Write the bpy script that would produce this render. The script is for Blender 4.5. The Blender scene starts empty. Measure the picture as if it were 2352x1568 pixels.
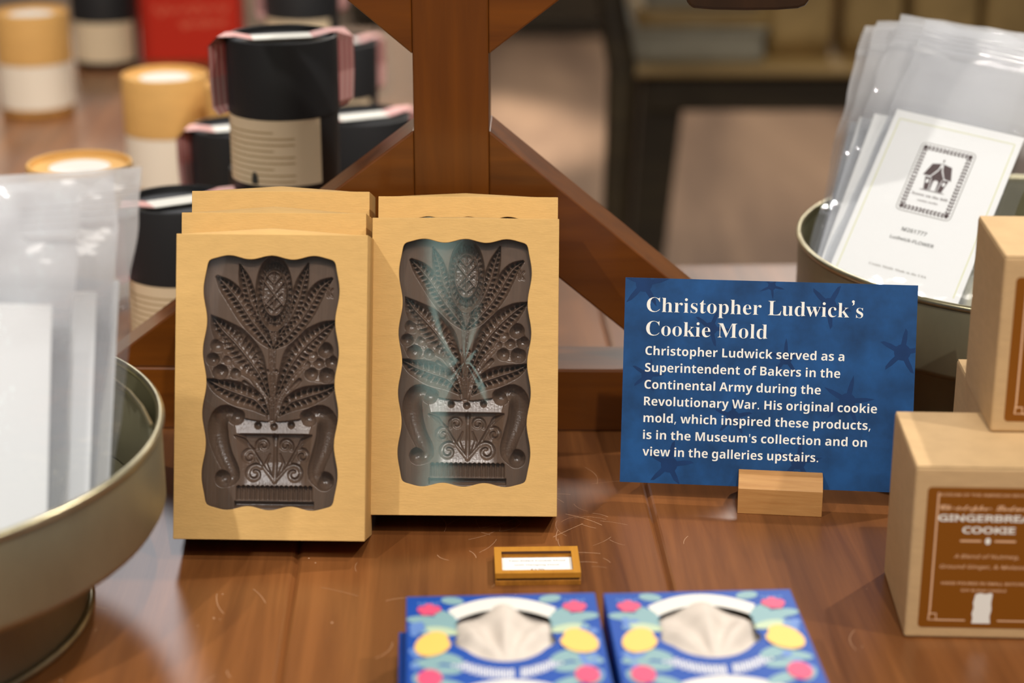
import bpy, bmesh, math, os, random
import numpy as np
from mathutils import Vector, Matrix, noise

C = bpy.context.scene.collection
SC = bpy.context.scene
R = math.radians
PI = math.pi
random.seed(7)

# ------------------------------------------------------------------ camera, world, lights, exposure
T = 0.78                       # height of the display table top above the floor
CAMH = 0.50                    # lens height above the table top
PITCH = R(19.5)
cam_d = bpy.data.cameras.new('camera')
cam = bpy.data.objects.new('camera', cam_d)
C.objects.link(cam)
cam.location = (0, 0, T + CAMH)
cam.rotation_euler = (PI / 2 - PITCH, 0, 0)
cam_d.sensor_width = 36.0
cam_d.lens = 4500 / 2352 * 36.0
cam_d.clip_start = 0.05
cam_d.clip_end = 60
cam_d.dof.use_dof = True
cam_d.dof.focus_distance = 1.20
cam_d.dof.aperture_fstop = 4.2
SC.camera = cam

SC.view_settings.view_transform = 'Standard'
SC.view_settings.look = 'None'
SC.view_settings.gamma = 1.0
SC.view_settings.use_curve_mapping = False
SC.view_settings.exposure = -0.40
SC.cycles.use_denoising = True
SC.cycles.max_bounces = 12
SC.cycles.transparent_max_bounces = 24
SC.cycles.caustics_reflective = False
SC.cycles.caustics_refractive = False
SC.cycles.sample_clamp_indirect = 4.0

W = bpy.data.worlds.new('world')
SC.world = W
W.use_nodes = True
W.node_tree.nodes['Background'].inputs[0].default_value = (1.0, 0.93, 0.85, 1)
W.node_tree.nodes['Background'].inputs[1].default_value = 0.08


def spot(name, loc, target, power, size=0.03, angle=50, blend=0.4, col=(1, 0.90, 0.78)):
    d = bpy.data.lights.new(name, 'SPOT')
    d.energy = power
    d.shadow_soft_size = size
    d.spot_size = R(angle)
    d.spot_blend = blend
    d.color = col
    o = bpy.data.objects.new(name, d)
    C.objects.link(o)
    o.location = loc
    o.rotation_euler = (Vector(target) - Vector(loc)).to_track_quat('-Z', 'Y').to_euler()
    return o


def area(name, loc, target, power, sx, sy, col=(1, 0.93, 0.85)):
    d = bpy.data.lights.new(name, 'AREA')
    d.shape = 'RECTANGLE'
    d.size, d.size_y = sx, sy
    d.energy = power
    d.color = col
    o = bpy.data.objects.new(name, d)
    C.objects.link(o)
    o.location = loc
    o.rotation_euler = (Vector(target) - Vector(loc)).to_track_quat('-Z', 'Y').to_euler()
    return o


# track spotlights on the ceiling of the shop, all aimed at the table
WARM = (1, 0.93, 0.84)
spot('track_spot_front', (0.30, -0.25, T + 2.1), (0.05, 1.05, T), 138, 0.025, 60, 0.3, WARM)
spot('track_spot_front_left', (-1.0, -0.1, T + 2.1), (-0.25, 1.0, T), 115, 0.025, 55, 0.3, WARM)
spot('track_spot_behind', (1.05, 1.95, T + 2.1), (-0.05, 1.2, T), 150, 0.025, 55, 0.3, WARM)
spot('track_spot_canisters', (-1.1, 1.0, T + 2.1), (-0.7, 2.0, T), 110, 0.025, 46, 0.5, WARM)
spot('track_spot_right', (1.3, 0.5, T + 2.1), (0.30, 1.2, T), 100, 0.025, 45, 0.4, WARM)
# ceiling panels of the room
area('ceiling_panel_far', (1.0, 5.2, T + 2.0), (1.0, 5.0, 0), 105, 1.0, 0.9)
area('ceiling_panel_far_left', (-0.95, 4.8, T + 2.0), (-0.95, 4.7, 0), 30, 0.6, 0.9, (0.95, 0.95, 1.0))
spot('floor_fill_spot', (-0.5, 4.6, T + 2.1), (-0.28, 5.3, 0), 1250, 0.05, 24, 0.6, WARM)  # extra light added to brighten the floor past the post
spot('tin_fill_spot', (-0.75, -0.8, T + 1.9), (-0.42, 0.85, T + 0.13), 195, 0.025, 13, 0.6, (1, 0.97, 0.93))  # narrow fill added to whiten the bags and cards in the near tin
spot('track_spot_far_table', (1.3, 2.2, T + 2.1), (1.0, 3.4, 0.6), 110, 0.05, 34, 0.5, WARM)
area('ceiling_panel_near', (0.0, -0.7, T + 2.1), (0, 0.8, T), 34, 2.4, 0.9)
# added wash light: the bright wall lifts the reflection on the side table
area('wall_fill_light', (-1.9, 8.7, T + 2.35), (-1.9, 9.5, T + 1.6), 140, 3.4, 0.3)
# tall teal lamp added behind the camera to streak glare across the box film
area('glare_strip_lamp', (-0.37, -2.6, T + 1.0), (0.0, 1.1, T + 0.1), 2.0, 0.075, 2.2, (0.62, 0.95, 0.85))


# ------------------------------------------------------------------ helpers
def ray(px, py):
    cx, cy = (px - 1176) / 4500, (784 - py) / 4500
    return Vector((cx, math.cos(PITCH) + cy * math.sin(PITCH), -math.sin(PITCH) + cy * math.cos(PITCH)))


def at_z(px, py, z):                # point at height z above the table top
    d = ray(px, py)
    t = (z - CAMH) / d.z
    return Vector((d.x * t, d.y * t, T + z))


def at_y(px, py, y):                # point at distance y
    d = ray(px, py)
    t = y / d.y
    return Vector((d.x * t, y, T + CAMH + d.z * t))


def s2l(c):
    c /= 255
    return c / 12.92 if c <= 0.04045 else ((c + 0.055) / 1.055) ** 2.4


def rgb(r, g, b):
    return (s2l(r), s2l(g), s2l(b), 1)


def mat(name, col, rough=0.6, metal=0.0, spec=0.5, var=0.0, scale=(20, 20, 20), bump=0.0, bscale=None, coat=0.0, dark=None, emission=None):
    m = bpy.data.materials.new(name)
    m.use_nodes = True
    nt = m.node_tree
    b = nt.nodes['Principled BSDF']
    b.inputs['Base Color'].default_value = col
    b.inputs['Roughness'].default_value = rough
    b.inputs['Metallic'].default_value = metal
    b.inputs['Specular IOR Level'].default_value = spec
    b.inputs['Coat Weight'].default_value = coat
    b.inputs['Coat Roughness'].default_value = 0.15
    tc = nt.nodes.new('ShaderNodeTexCoord')
    if var > 0:
        mp = nt.nodes.new('ShaderNodeMapping')
        mp.inputs['Scale'].default_value = scale
        nz = nt.nodes.new('ShaderNodeTexNoise')
        nz.inputs['Scale'].default_value = 1.0
        nz.inputs['Detail'].default_value = 5
        nz.inputs['Roughness'].default_value = 0.6
        rp = nt.nodes.new('ShaderNodeValToRGB')
        rp.color_ramp.elements[0].position = 0.32
        rp.color_ramp.elements[1].position = 0.68
        d = dark or tuple(c * (1 - var) for c in col[:3]) + (1,)
        rp.color_ramp.elements[0].color = d
        rp.color_ramp.elements[1].color = col
        nt.links.new(tc.outputs['Object'], mp.inputs[0])
        nt.links.new(mp.outputs[0], nz.inputs[0])
        nt.links.new(nz.outputs[0], rp.inputs[0])
        nt.links.new(rp.outputs[0], b.inputs['Base Color'])
    if bump > 0:
        mp2 = nt.nodes.new('ShaderNodeMapping')
        mp2.inputs['Scale'].default_value = bscale or scale
        n2 = nt.nodes.new('ShaderNodeTexNoise')
        n2.inputs['Scale'].default_value = 1.0
        n2.inputs['Detail'].default_value = 4
        bp = nt.nodes.new('ShaderNodeBump')
        bp.inputs['Strength'].default_value = bump
        bp.inputs['Distance'].default_value = 0.001
        nt.links.new(tc.outputs['Object'], mp2.inputs[0])
        nt.links.new(mp2.outputs[0], n2.inputs[0])
        nt.links.new(n2.outputs[0], bp.inputs['Height'])
        nt.links.new(bp.outputs[0], b.inputs['Normal'])
    return m


def wood(name, light, darkc, rough=0.35, scale=(40, 1.5, 40), bump=0.12, coat=0.0, mid=0.5, ring=6.0):
    """grain: stretched noise plus a wavy figure, running along the direction with the small scale"""
    m = bpy.data.materials.new(name)
    m.use_nodes = True
    nt = m.node_tree
    b = nt.nodes['Principled BSDF']
    tc = nt.nodes.new('ShaderNodeTexCoord')
    mp = nt.nodes.new('ShaderNodeMapping')
    mp.inputs['Scale'].default_value = scale
    n1 = nt.nodes.new('ShaderNodeTexNoise')
    n1.inputs['Scale'].default_value = 1.0
    n1.inputs['Detail'].default_value = 7
    n1.inputs['Roughness'].default_value = 0.65
    n1.inputs['Distortion'].default_value = 0.6
    mp2 = nt.nodes.new('ShaderNodeMapping')
    mp2.inputs['Scale'].default_value = tuple(s / ring for s in scale)
    n2 = nt.nodes.new('ShaderNodeTexNoise')
    n2.inputs['Scale'].default_value = 1.0
    n2.inputs['Detail'].default_value = 3
    mx = nt.nodes.new('ShaderNodeMath')
    mx.operation = 'MULTIPLY_ADD'
    mx.inputs[1].default_value = 0.55
    m3 = nt.nodes.new('ShaderNodeMath')
    m3.operation = 'MULTIPLY'
    m3.inputs[1].default_value = 0.45
    rp = nt.nodes.new('ShaderNodeValToRGB')
    rp.color_ramp.elements[0].position = mid - 0.17
    rp.color_ramp.elements[1].position = mid + 0.17
    rp.color_ramp.elements[0].color = darkc
    rp.color_ramp.elements[1].color = light
    nt.links.new(tc.outputs['Object'], mp.inputs[0])
    nt.links.new(tc.outputs['Object'], mp2.inputs[0])
    nt.links.new(mp.outputs[0], n1.inputs[0])
    nt.links.new(mp2.outputs[0], n2.inputs[0])
    nt.links.new(n2.outputs[0], m3.inputs[0])
    nt.links.new(n1.outputs[0], mx.inputs[0])
    nt.links.new(m3.outputs[0], mx.inputs[2])
    nt.links.new(mx.outputs[0], rp.inputs[0])
    nt.links.new(rp.outputs[0], b.inputs['Base Color'])
    b.inputs['Roughness'].default_value = rough
    b.inputs['Coat Weight'].default_value = coat
    b.inputs['Coat Roughness'].default_value = 0.12
    bp = nt.nodes.new('ShaderNodeBump')
    bp.inputs['Strength'].default_value = bump
    bp.inputs['Distance'].default_value = 0.0006
    nt.links.new(n1.outputs[0], bp.inputs['Height'])
    nt.links.new(bp.outputs[0], b.inputs['Normal'])
    return m


def film(name, haze=0.1, gloss=0.12, rough=0.06, tint=(0.95, 0.96, 0.98, 1), bump=0.4, bscale=(25, 25, 25), top=None):
    """thin clear plastic: mostly see-through, a little milky, with crumpled reflections"""
    m = bpy.data.materials.new(name)
    m.use_nodes = True
    nt = m.node_tree
    nt.nodes.remove(nt.nodes['Principled BSDF'])
    out = nt.nodes['Material Output']
    tr = nt.nodes.new('ShaderNodeBsdfTransparent')
    tr.inputs[0].default_value = tint
    di = nt.nodes.new('ShaderNodeBsdfDiffuse')
    di.inputs[0].default_value = (0.95, 0.96, 0.98, 1)
    tl = nt.nodes.new('ShaderNodeBsdfTranslucent')
    tl.inputs[0].default_value = (0.95, 0.96, 0.98, 1)
    gl = nt.nodes.new('ShaderNodeBsdfGlossy')
    gl.inputs['Roughness'].default_value = rough
    m0 = nt.nodes.new('ShaderNodeMixShader')
    m1 = nt.nodes.new('ShaderNodeMixShader')
    m2 = nt.nodes.new('ShaderNodeMixShader')
    m0.inputs[0].default_value = 0.5
    nt.links.new(di.outputs[0], m0.inputs[1])
    nt.links.new(tl.outputs[0], m0.inputs[2])
    m1.inputs[0].default_value = haze
    if top:            # crumpled header of a bag is milkier than the taut part below z0
        tcz = nt.nodes.new('ShaderNodeTexCoord')
        sp = nt.nodes.new('ShaderNodeSeparateXYZ')
        mr = nt.nodes.new('ShaderNodeMapRange')
        mr.inputs['From Min'].default_value, mr.inputs['From Max'].default_value = top[0], top[1]
        mr.inputs['To Min'].default_value, mr.inputs['To Max'].default_value = haze, top[2]
        nt.links.new(tcz.outputs['Object'], sp.inputs[0])
        nt.links.new(sp.outputs['Z'], mr.inputs['Value'])
        nt.links.new(mr.outputs[0], m1.inputs[0])
    nt.links.new(tr.outputs[0], m1.inputs[1])
    nt.links.new(m0.outputs[0], m1.inputs[2])
    m2.inputs[0].default_value = gloss
    nt.links.new(m1.outputs[0], m2.inputs[1])
    nt.links.new(gl.outputs[0], m2.inputs[2])
    nt.links.new(m2.outputs[0], out.inputs[0])
    tc = nt.nodes.new('ShaderNodeTexCoord')
    mp = nt.nodes.new('ShaderNodeMapping')
    mp.inputs['Scale'].default_value = bscale
    nz = nt.nodes.new('ShaderNodeTexNoise')
    nz.inputs['Scale'].default_value = 1
    nz.inputs['Detail'].default_value = 3
    bp = nt.nodes.new('ShaderNodeBump')
    bp.inputs['Strength'].default_value = bump
    bp.inputs['Distance'].default_value = 0.004
    nt.links.new(tc.outputs['Object'], mp.inputs[0])
    nt.links.new(mp.outputs[0], nz.inputs[0])
    nt.links.new(nz.outputs[0], bp.inputs['Height'])
    nt.links.new(bp.outputs[0], gl.inputs['Normal'])
    return m


def tag(o, label=None, cat=None, group=None, kind=None):
    if label:
        o['label'] = label
    if cat:
        o['category'] = cat
    if group:
        o['group'] = group
    if kind:
        o['kind'] = kind
    return o


def thing(name, label, cat, loc=(0, 0, 0), rot=(0, 0, 0), group=None):
    o = bpy.data.objects.new(name, None)
    o.empty_display_size = 0.02
    C.objects.link(o)
    o.location = loc
    if isinstance(rot, Matrix):
        o.rotation_euler = rot.to_euler()
    else:
        o.rotation_euler = rot
    return tag(o, label, cat, group)


def link(name, me, m, parent=None, smooth=False, bevel=0.0, seg=2, ang=35):
    o = bpy.data.objects.new(name, me)
    C.objects.link(o)
    if m and not me.materials:
        me.materials.append(m)
    if parent:
        o.parent = parent
    if smooth:
        me.polygons.foreach_set('use_smooth', [True] * len(me.polygons))
    if bevel > 0:
        b = o.modifiers.new('bevel', 'BEVEL')
        b.width = bevel
        b.segments = seg
        b.limit_method = 'ANGLE'
        b.angle_limit = R(ang)
        b.harden_normals = False
    return o


def copy_tree(o, parent=None):
    c = o.copy()
    C.objects.link(c)
    c.parent = parent
    for ch in list(o.children):
        copy_tree(ch, c)
    return c


class MB:
    def __init__(s):
        s.v = []
        s.f = []

    def add(s, vs, fs):
        n = len(s.v)
        s.v += [tuple(v) for v in vs]
        s.f += [tuple(i + n for i in f) for f in fs]
        return s

    def box(s, x0, x1, y0, y1, z0, z1, M=None):
        vs = [(x, y, z) for z in (z0, z1) for y in (y0, y1) for x in (x0, x1)]
        if M:
            vs = [M @ Vector(v) for v in vs]
        return s.add(vs, [(0, 2, 3, 1), (4, 5, 7, 6), (0, 1, 5, 4), (2, 6, 7, 3), (0, 4, 6, 2), (1, 3, 7, 5)])

    def prism(s, poly, a0, a1, axis='y'):
        """poly = list of 2-D points; axis y: (x,z) points swept over y; x: (y,z) over x; z: (x,y) over z"""
        n = len(poly)
        mk = {'y': lambda p, a: (p[0], a, p[1]), 'x': lambda p, a: (a, p[0], p[1]), 'z': lambda p, a: (p[0], p[1], a)}[axis]
        vs = [mk(p, a0) for p in poly] + [mk(p, a1) for p in poly]
        fs = [tuple(range(n)), tuple(range(2 * n - 1, n - 1, -1))]
        fs += [(i, i + n, (i + 1) % n + n, (i + 1) % n) for i in range(n)]
        return s.add(vs, fs)

    def poly(s, pts):
        return s.add(pts, [tuple(range(len(pts)))])

    def lathe(s, prof, n=64, closed=False, a0=0.0, a1=2 * PI):
        full = abs(a1 - a0 - 2 * PI) < 1e-6
        cnt = n if full else n + 1
        k = len(prof)
        vs = []
        for i in range(cnt):
            a = a0 + (a1 - a0) * i / n
            for r, z in prof:
                vs.append((r * math.cos(a), r * math.sin(a), z))
        fs = []
        for i in range(n):
            j = (i + 1) % cnt
            for q in range(k - 1 if not closed else k):
                p = (q + 1) % k
                fs.append((i * k + q, j * k + q, j * k + p, i * k + p))
        return s.add(vs, fs)

    def tube(s, pts, rad, n=10, cap=True):
        P = [Vector(p) for p in pts]
        m = len(P)
        rs = rad if isinstance(rad, (list, tuple)) else [rad] * m
        up = Vector((0.123, 0.456, 0.88)).normalized()
        vs = []
        for i in range(m):
            d = (P[min(i + 1, m - 1)] - P[max(i - 1, 0)]).normalized()
            a = d.cross(up).normalized()
            b = d.cross(a)
            for k in range(n):
                t = 2 * PI * k / n
                vs.append(P[i] + (a * math.cos(t) + b * math.sin(t)) * rs[i])
        fs = []
        for i in range(m - 1):
            for k in range(n):
                fs.append((i * n + k, i * n + (k + 1) % n, (i + 1) * n + (k + 1) % n, (i + 1) * n + k))
        if cap:
            fs += [tuple(range(n - 1, -1, -1)), tuple(range((m - 1) * n, m * n))]
        return s.add(vs, fs)

    def strip(s, pts, w, z):
        """flat line of width w through 2-D pts in the xy plane at height z"""
        P = [Vector((p[0], p[1])) for p in pts]
        vs = []
        for i in range(len(P)):
            d = (P[min(i + 1, len(P) - 1)] - P[max(i - 1, 0)]).normalized()
            nn = Vector((-d.y, d.x)) * w * 0.5
            vs += [(P[i].x + nn.x, P[i].y + nn.y, z), (P[i].x - nn.x, P[i].y - nn.y, z)]
        return s.add(vs, [(2 * i, 2 * i + 1, 2 * i + 3, 2 * i + 2) for i in range(len(P) - 1)])

    def mesh(s, name):
        me = bpy.data.meshes.new(name)
        me.from_pydata(s.v, [], s.f)
        bm = bmesh.new()
        bm.from_mesh(me)
        bmesh.ops.recalc_face_normals(bm, faces=bm.faces)
        bm.to_mesh(me)
        bm.free()
        return me

    def build(s, name, m, parent=None, smooth=False, bevel=0.0, seg=2, ang=35):
        o = link(name, s.mesh(name), m, parent, smooth, bevel, seg, ang)
        if smooth:
            try:
                o.data.set_sharp_from_angle(angle=R(ang))
            except Exception:
                pass
        return o


FONTS = {}


def font(key):
    if key not in FONTS:
        fn = {'sans': 'NotoSansMath-Regular.woff2', 'math': 'NotoSansMath-Regular.woff2'}[key]
        try:
            d = bpy.utils.system_resource('DATAFILES', path='fonts')
            FONTS[key] = bpy.data.fonts.load(os.path.join(d, fn))
        except Exception:
            FONTS[key] = None
    return FONTS[key]


def mathbold(t, up=0x1D400, lo=0x1D41A):
    if font('math') is None:
        return t
    return ''.join(chr(up + ord(c) - 65) if 'A' <= c <= 'Z' else chr(lo + ord(c) - 97) if 'a' <= c <= 'z' else c for c in t)


def text(mb, s, size, x, y, fkey='sans', align='LEFT', width=None, bold=0.0, height=None, M=None, z=0.0, shear=0.0):
    """letter outlines added to mb in its xy plane, baseline y; width/height fit the line to a measured size"""
    cu = bpy.data.curves.new('lettering', 'FONT')
    cu.body = s
    f = font(fkey)
    if f:
        cu.font = f
    cu.size = 1.0
    cu.offset = bold
    cu.shear = shear
    cu.resolution_u = 3
    o = bpy.data.objects.new('lettering', cu)
    C.objects.link(o)
    dg = bpy.context.evaluated_depsgraph_get()
    me = bpy.data.meshes.new_from_object(o.evaluated_get(dg))
    vs = [v.co.copy() for v in me.vertices]
    fs = [tuple(p.vertices) for p in me.polygons]
    bpy.data.objects.remove(o)
    bpy.data.curves.remove(cu)
    bpy.data.meshes.remove(me)
    if not vs:
        return
    x0 = min(v.x for v in vs)
    x1 = max(v.x for v in vs)
    kx = ky = size
    if width:
        kx = width / (x1 - x0)
        if not size:
            ky = kx
    off = {'LEFT': x0, 'CENTER': (x0 + x1) / 2, 'RIGHT': x1}[align]
    pts = []
    for v in vs:
        p = Vector((x + (v.x - off) * kx, y + v.y * ky, z))
        pts.append(M @ p if M else p)
    mb.add(pts, fs)


def xz(mb, dy=0.0):
    """turn a mesh drawn in the xy plane upright: (x,y,z) -> (x,-z+dy,y)"""
    mb.v = [(v[0], -v[2] + dy, v[1]) for v in mb.v]
    return mb


# ------------------------------------------------------------------ materials
M = {}
M['table'] = wood('table_wood', rgb(142, 90, 48), rgb(78, 43, 20), 0.30, (55, 2.2, 55), 0.10, 0.0)
M['stand'] = wood('stand_wood', rgb(118, 64, 10), rgb(74, 36, 5), 0.36, (45, 45, 3.0), 0.10, 0.3)
M['stand_x'] = wood('stand_wood_rail', rgb(118, 64, 10), rgb(74, 36, 5), 0.36, (3.0, 45, 45), 0.10, 0.3)
M['kraft'] = mat('kraft_card', rgb(212, 172, 108), 0.75, 0, 0.25, 0.10, (70, 240, 260), 0.2, (300, 900, 1100))
M['kraft_pale'] = mat('pale_kraft_card', rgb(200, 168, 124), 0.75, 0, 0.25, 0.10, (70, 70, 260), 0.12, (500, 500, 500))
M['mold'] = mat('stained_resin', rgb(102, 80, 64), 0.28, 0, 0.8, 0.28, (140, 140, 9), 0.22, (900, 200, 22))
M['film'] = film('window_film', 0.010, 0.075, 0.045, bump=0.015, bscale=(12, 12, 5))
M['bag'] = film('bag_plastic', 0.06, 0.10, 0.035, bump=1.0, bscale=(30, 30, 55), top=(0.12, 0.155, 0.48))
M['bag_clear'] = film('clear_bag_plastic', 0.04, 0.05, 0.08, bump=0.7, bscale=(24, 24, 40), top=(0.125, 0.15, 0.36))
M['zip'] = film('zip_plastic', 0.42, 0.2, 0.2, bump=0.4, bscale=(8, 8, 500))
M['blue'] = mat('blue_print', rgb(26, 80, 138), 0.5, 0, 0.35, 0.55, (34, 34, 34), 0.0)
M['blue_dark'] = mat('dark_blue_print', rgb(19, 55, 104), 0.5, 0, 0.3, 0.25, (60, 60, 60))
M['ink_white'] = mat('white_print', rgb(236, 236, 230), 0.6, 0, 0.3)
M['white_card'] = mat('white_card_print', rgb(216, 214, 208), 0.6, 0, 0.3)
M['paper'] = mat('white_paper', rgb(231, 232, 231), 0.7, 0, 0.3)
M['oak'] = wood('oak', rgb(206, 158, 98), rgb(168, 116, 62), 0.55, (14, 200, 200), 0.3)
M['ply'] = wood('plywood', rgb(196, 138, 42), rgb(168, 112, 30), 0.5, (160, 14, 160), 0.1)
M['burnt'] = mat('burnt_edge', rgb(70, 40, 18), 0.7)
M['ply_edge'] = mat('plywood_edge', rgb(176, 116, 40), 0.6, 0, 0.3, 0.5, (120, 120, 60))
M['royal'] = mat('royal_blue_card', rgb(4, 70, 160), 0.5, 0, 0.35, 0.08, (30, 30, 30))
M['pink'] = mat('pink_print', rgb(208, 74, 112), 0.5)
M['yellow'] = mat('yellow_print', rgb(236, 190, 96), 0.5)
M['cream_leaf'] = mat('pale_green_print', rgb(176, 194, 164), 0.5)
M['sage'] = mat('sage_print', rgb(124, 160, 166), 0.5)
M['paleblue'] = mat('pale_blue_print', rgb(92, 128, 190), 0.5)
M['cream'] = mat('cream_cookie', rgb(206, 196, 186), 0.7, 0, 0.3, 0.1, (60, 60, 60))
M['tin'] = mat('galvanised_tin', rgb(150, 146, 120), 0.42, 0.5, 0.5, 0.25, (18, 18, 8), 0.05, (60, 60, 60))
M['tin_pale'] = mat('pale_tin', rgb(170, 166, 142), 0.5, 0.45, 0.5, 0.2, (18, 18, 8))
M['rim'] = mat('tin_rim', rgb(200, 192, 158), 0.28, 0.9, 0.5, 0.35, (40, 40, 40))
M['black_tube'] = mat('black_card_tube', rgb(34, 35, 37), 0.5, 0, 0.4)
M['tan_tube'] = mat('kraft_tube', rgb(212, 166, 98), 0.6, 0, 0.3, 0.08, (40, 40, 200))
M['label'] = mat('beige_label', rgb(216, 196, 164), 0.65, 0, 0.3)
M['label_white'] = mat('cream_label', rgb(232, 222, 204), 0.65, 0, 0.3)
M['rust'] = mat('rust_label', rgb(130, 76, 10), 0.6, 0, 0.3)
M['rust_ink'] = mat('peach_print', rgb(226, 184, 146), 0.6, 0, 0.3)
M['red'] = mat('red_card', rgb(190, 34, 6), 0.5)
M['red_ink'] = mat('pale_red_print', rgb(220, 110, 80), 0.5)
M['ink'] = mat('dark_brown_ink', rgb(62, 40, 40), 0.6)
M['ink_black'] = mat('black_ink', rgb(50, 50, 46), 0.6)
M['ink_grey'] = mat('grey_ink', rgb(128, 124, 118), 0.6)
M['ink_tan'] = mat('tan_ink', rgb(176, 152, 112), 0.6)
M['ink_green'] = mat('lime_ink', rgb(202, 204, 130), 0.6)
M['scratch'] = mat('scratch', rgb(196, 158, 126), 0.5)
M['floor'] = wood('floor_boards', rgb(158, 128, 102), rgb(64, 48, 42), 0.42, (4.0, 0.45, 4.0), 0.05, 0.0, 0.5, 3.0)
M['dark_wood'] = wood('dark_weathered_wood', rgb(64, 52, 30), rgb(30, 22, 12), 0.6, (3, 30, 30), 0.2)
M['old_top'] = wood('worn_yellow_wood', rgb(176, 148, 96), rgb(128, 98, 52), 0.5, (3, 30, 30), 0.2)
M['wall'] = mat('wall_paint', rgb(190, 178, 160), 0.9, 0, 0.3)
M['walnut'] = wood('dark_walnut', rgb(52, 32, 16), rgb(32, 19, 9), 0.4, (45, 45, 3.0), 0.1)
M['grey_cloth'] = mat('grey_cloth', rgb(168, 162, 144), 0.9, 0, 0.2, 0.25, (8, 8, 20))
M['gold_bag'] = mat('golden_paper', rgb(188, 158, 104), 0.6, 0, 0.4, 0.45, (9, 9, 9))
mp = bpy.data.materials.new('striped_pink_paper')
mp.use_nodes = True
nt = mp.node_tree
tc = nt.nodes.new('ShaderNodeTexCoord')
wv = nt.nodes.new('ShaderNodeTexWave')
wv.bands_direction = 'Y'
wv.inputs['Scale'].default_value = 62
rp = nt.nodes.new('ShaderNodeValToRGB')
rp.color_ramp.elements[0].color = rgb(206, 120, 120)
rp.color_ramp.elements[1].color = rgb(238, 204, 198)
nt.links.new(tc.outputs['Object'], wv.inputs[0])
nt.links.new(wv.outputs[0], rp.inputs[0])
nt.links.new(rp.outputs[0], nt.nodes['Principled BSDF'].inputs['Base Color'])
M['pink_stripe'] = mp

# ------------------------------------------------------------------ the room
tag(MB().box(-7, 7, -5, 9.5, -0.1, 0).build('floor', M['floor']), kind='structure')
tag(MB().box(-7, 7, 9.5, 9.7, 0, 3.4).build('wall_back', M['wall']), kind='structure')

# ------------------------------------------------------------------ display table and the adjoining one behind it
TROT = R(2.1)


def planked(x0, x1, y0, y1, th, seams, gw=0.0031, gd=0.0030):
    """a board top whose plank seams are real V grooves along y"""
    prof = [(x0, -th), (x0, -0.003), (x0 + 0.003, 0)]
    for s in seams:
        prof += [(s - gw, 0), (s - gw * 0.6, -0.0007), (s, -gd), (s + gw * 0.6, -0.0007), (s + gw, 0)]
    prof += [(x1 - 0.003, 0), (x1, -0.003), (x1, -th)]
    return MB().prism(prof, y0, y1)


t = thing('display_table', 'glossy brown plank display table carrying the mold boxes and tins', 'table', (0, 0, T), (0, 0, TROT))
planked(-1.15, 1.15, 0.35, 1.60, 0.03, [-0.0872 + 0.2133 * k for k in range(-4, 6)]).build('table_top', M['table'], t)
a = MB()
a.box(-1.1, 1.1, 0.42, 0.44, -0.12, -0.03).box(-1.1, 1.1, 1.52, 1.54, -0.12, -0.03)
a.box(-1.1, -1.08, 0.44, 1.52, -0.12, -0.03).box(1.08, 1.1, 0.44, 1.52, -0.12, -0.03)
a.build('apron', M['table'], t, bevel=0.002)
for lx in (-1.06, 1.06):
    for ly in (0.48, 1.48):
        MB().box(lx - 0.035, lx + 0.035, ly - 0.035, ly + 0.035, -T, -0.03).build('leg', M['table'], t, bevel=0.004)
# fine scratches and specks rubbed into the varnish
sc = MB()
rng = random.Random(3)
for k in range(80):
    cx, cy = rng.uniform(-0.3, 0.30), rng.uniform(0.78, 1.06)
    if k < 44:
        cx, cy = rng.uniform(-0.01, 0.11), rng.uniform(1.02, 1.14)
    an = rng.uniform(0, PI)
    ln = rng.uniform(0.006, 0.03)
    cv = rng.uniform(-1.1, 1.1)
    pts = []
    for q in range(9):
        pts.append((cx, cy))
        cx += math.cos(an) * ln / 8
        cy += math.sin(an) * ln / 8
        an += cv / 8
    sc.strip(pts, rng.uniform(0.00012, 0.00028), 0.00004)
for k in range(26):
    cx, cy = rng.uniform(-0.2, 0.25), rng.uniform(0.85, 1.08)
    r = rng.uniform(0.0003, 0.0008)
    sc.poly([(cx + r * math.cos(q * PI / 3), cy + r * math.sin(q * PI / 3), 0.00004) for q in range(6)])
tag(sc.build('scratches', M['scratch'], t), 'fine pale scratches and specks in the varnish', kind='stuff')

t2 = thing('side_table', 'brown wooden side table crowded with canisters', 'table', (0, 0, T), (0, 0, TROT))
planked(-1.6, 0.018, 1.607, 2.72, 0.03, [-0.0872 + 0.2133 * k for k in range(-7, 1)]).build('table_top', M['table'], t2)
MB().box(-1.55, -0.03, 1.66, 1.68, -0.12, -0.03).box(-1.55, -0.03, 2.64, 2.66, -0.12, -0.03).box(-0.05, -0.03, 1.68, 2.64, -0.12, -0.03).build('apron', M['table'], t2, bevel=0.002)
for lx in (-1.5, -0.08):
    for ly in (1.70, 2.62):
        MB().box(lx - 0.035, lx + 0.035, ly - 0.035, ly + 0.035, -T, -0.03).build('leg', M['table'], t2, bevel=0.004)

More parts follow.
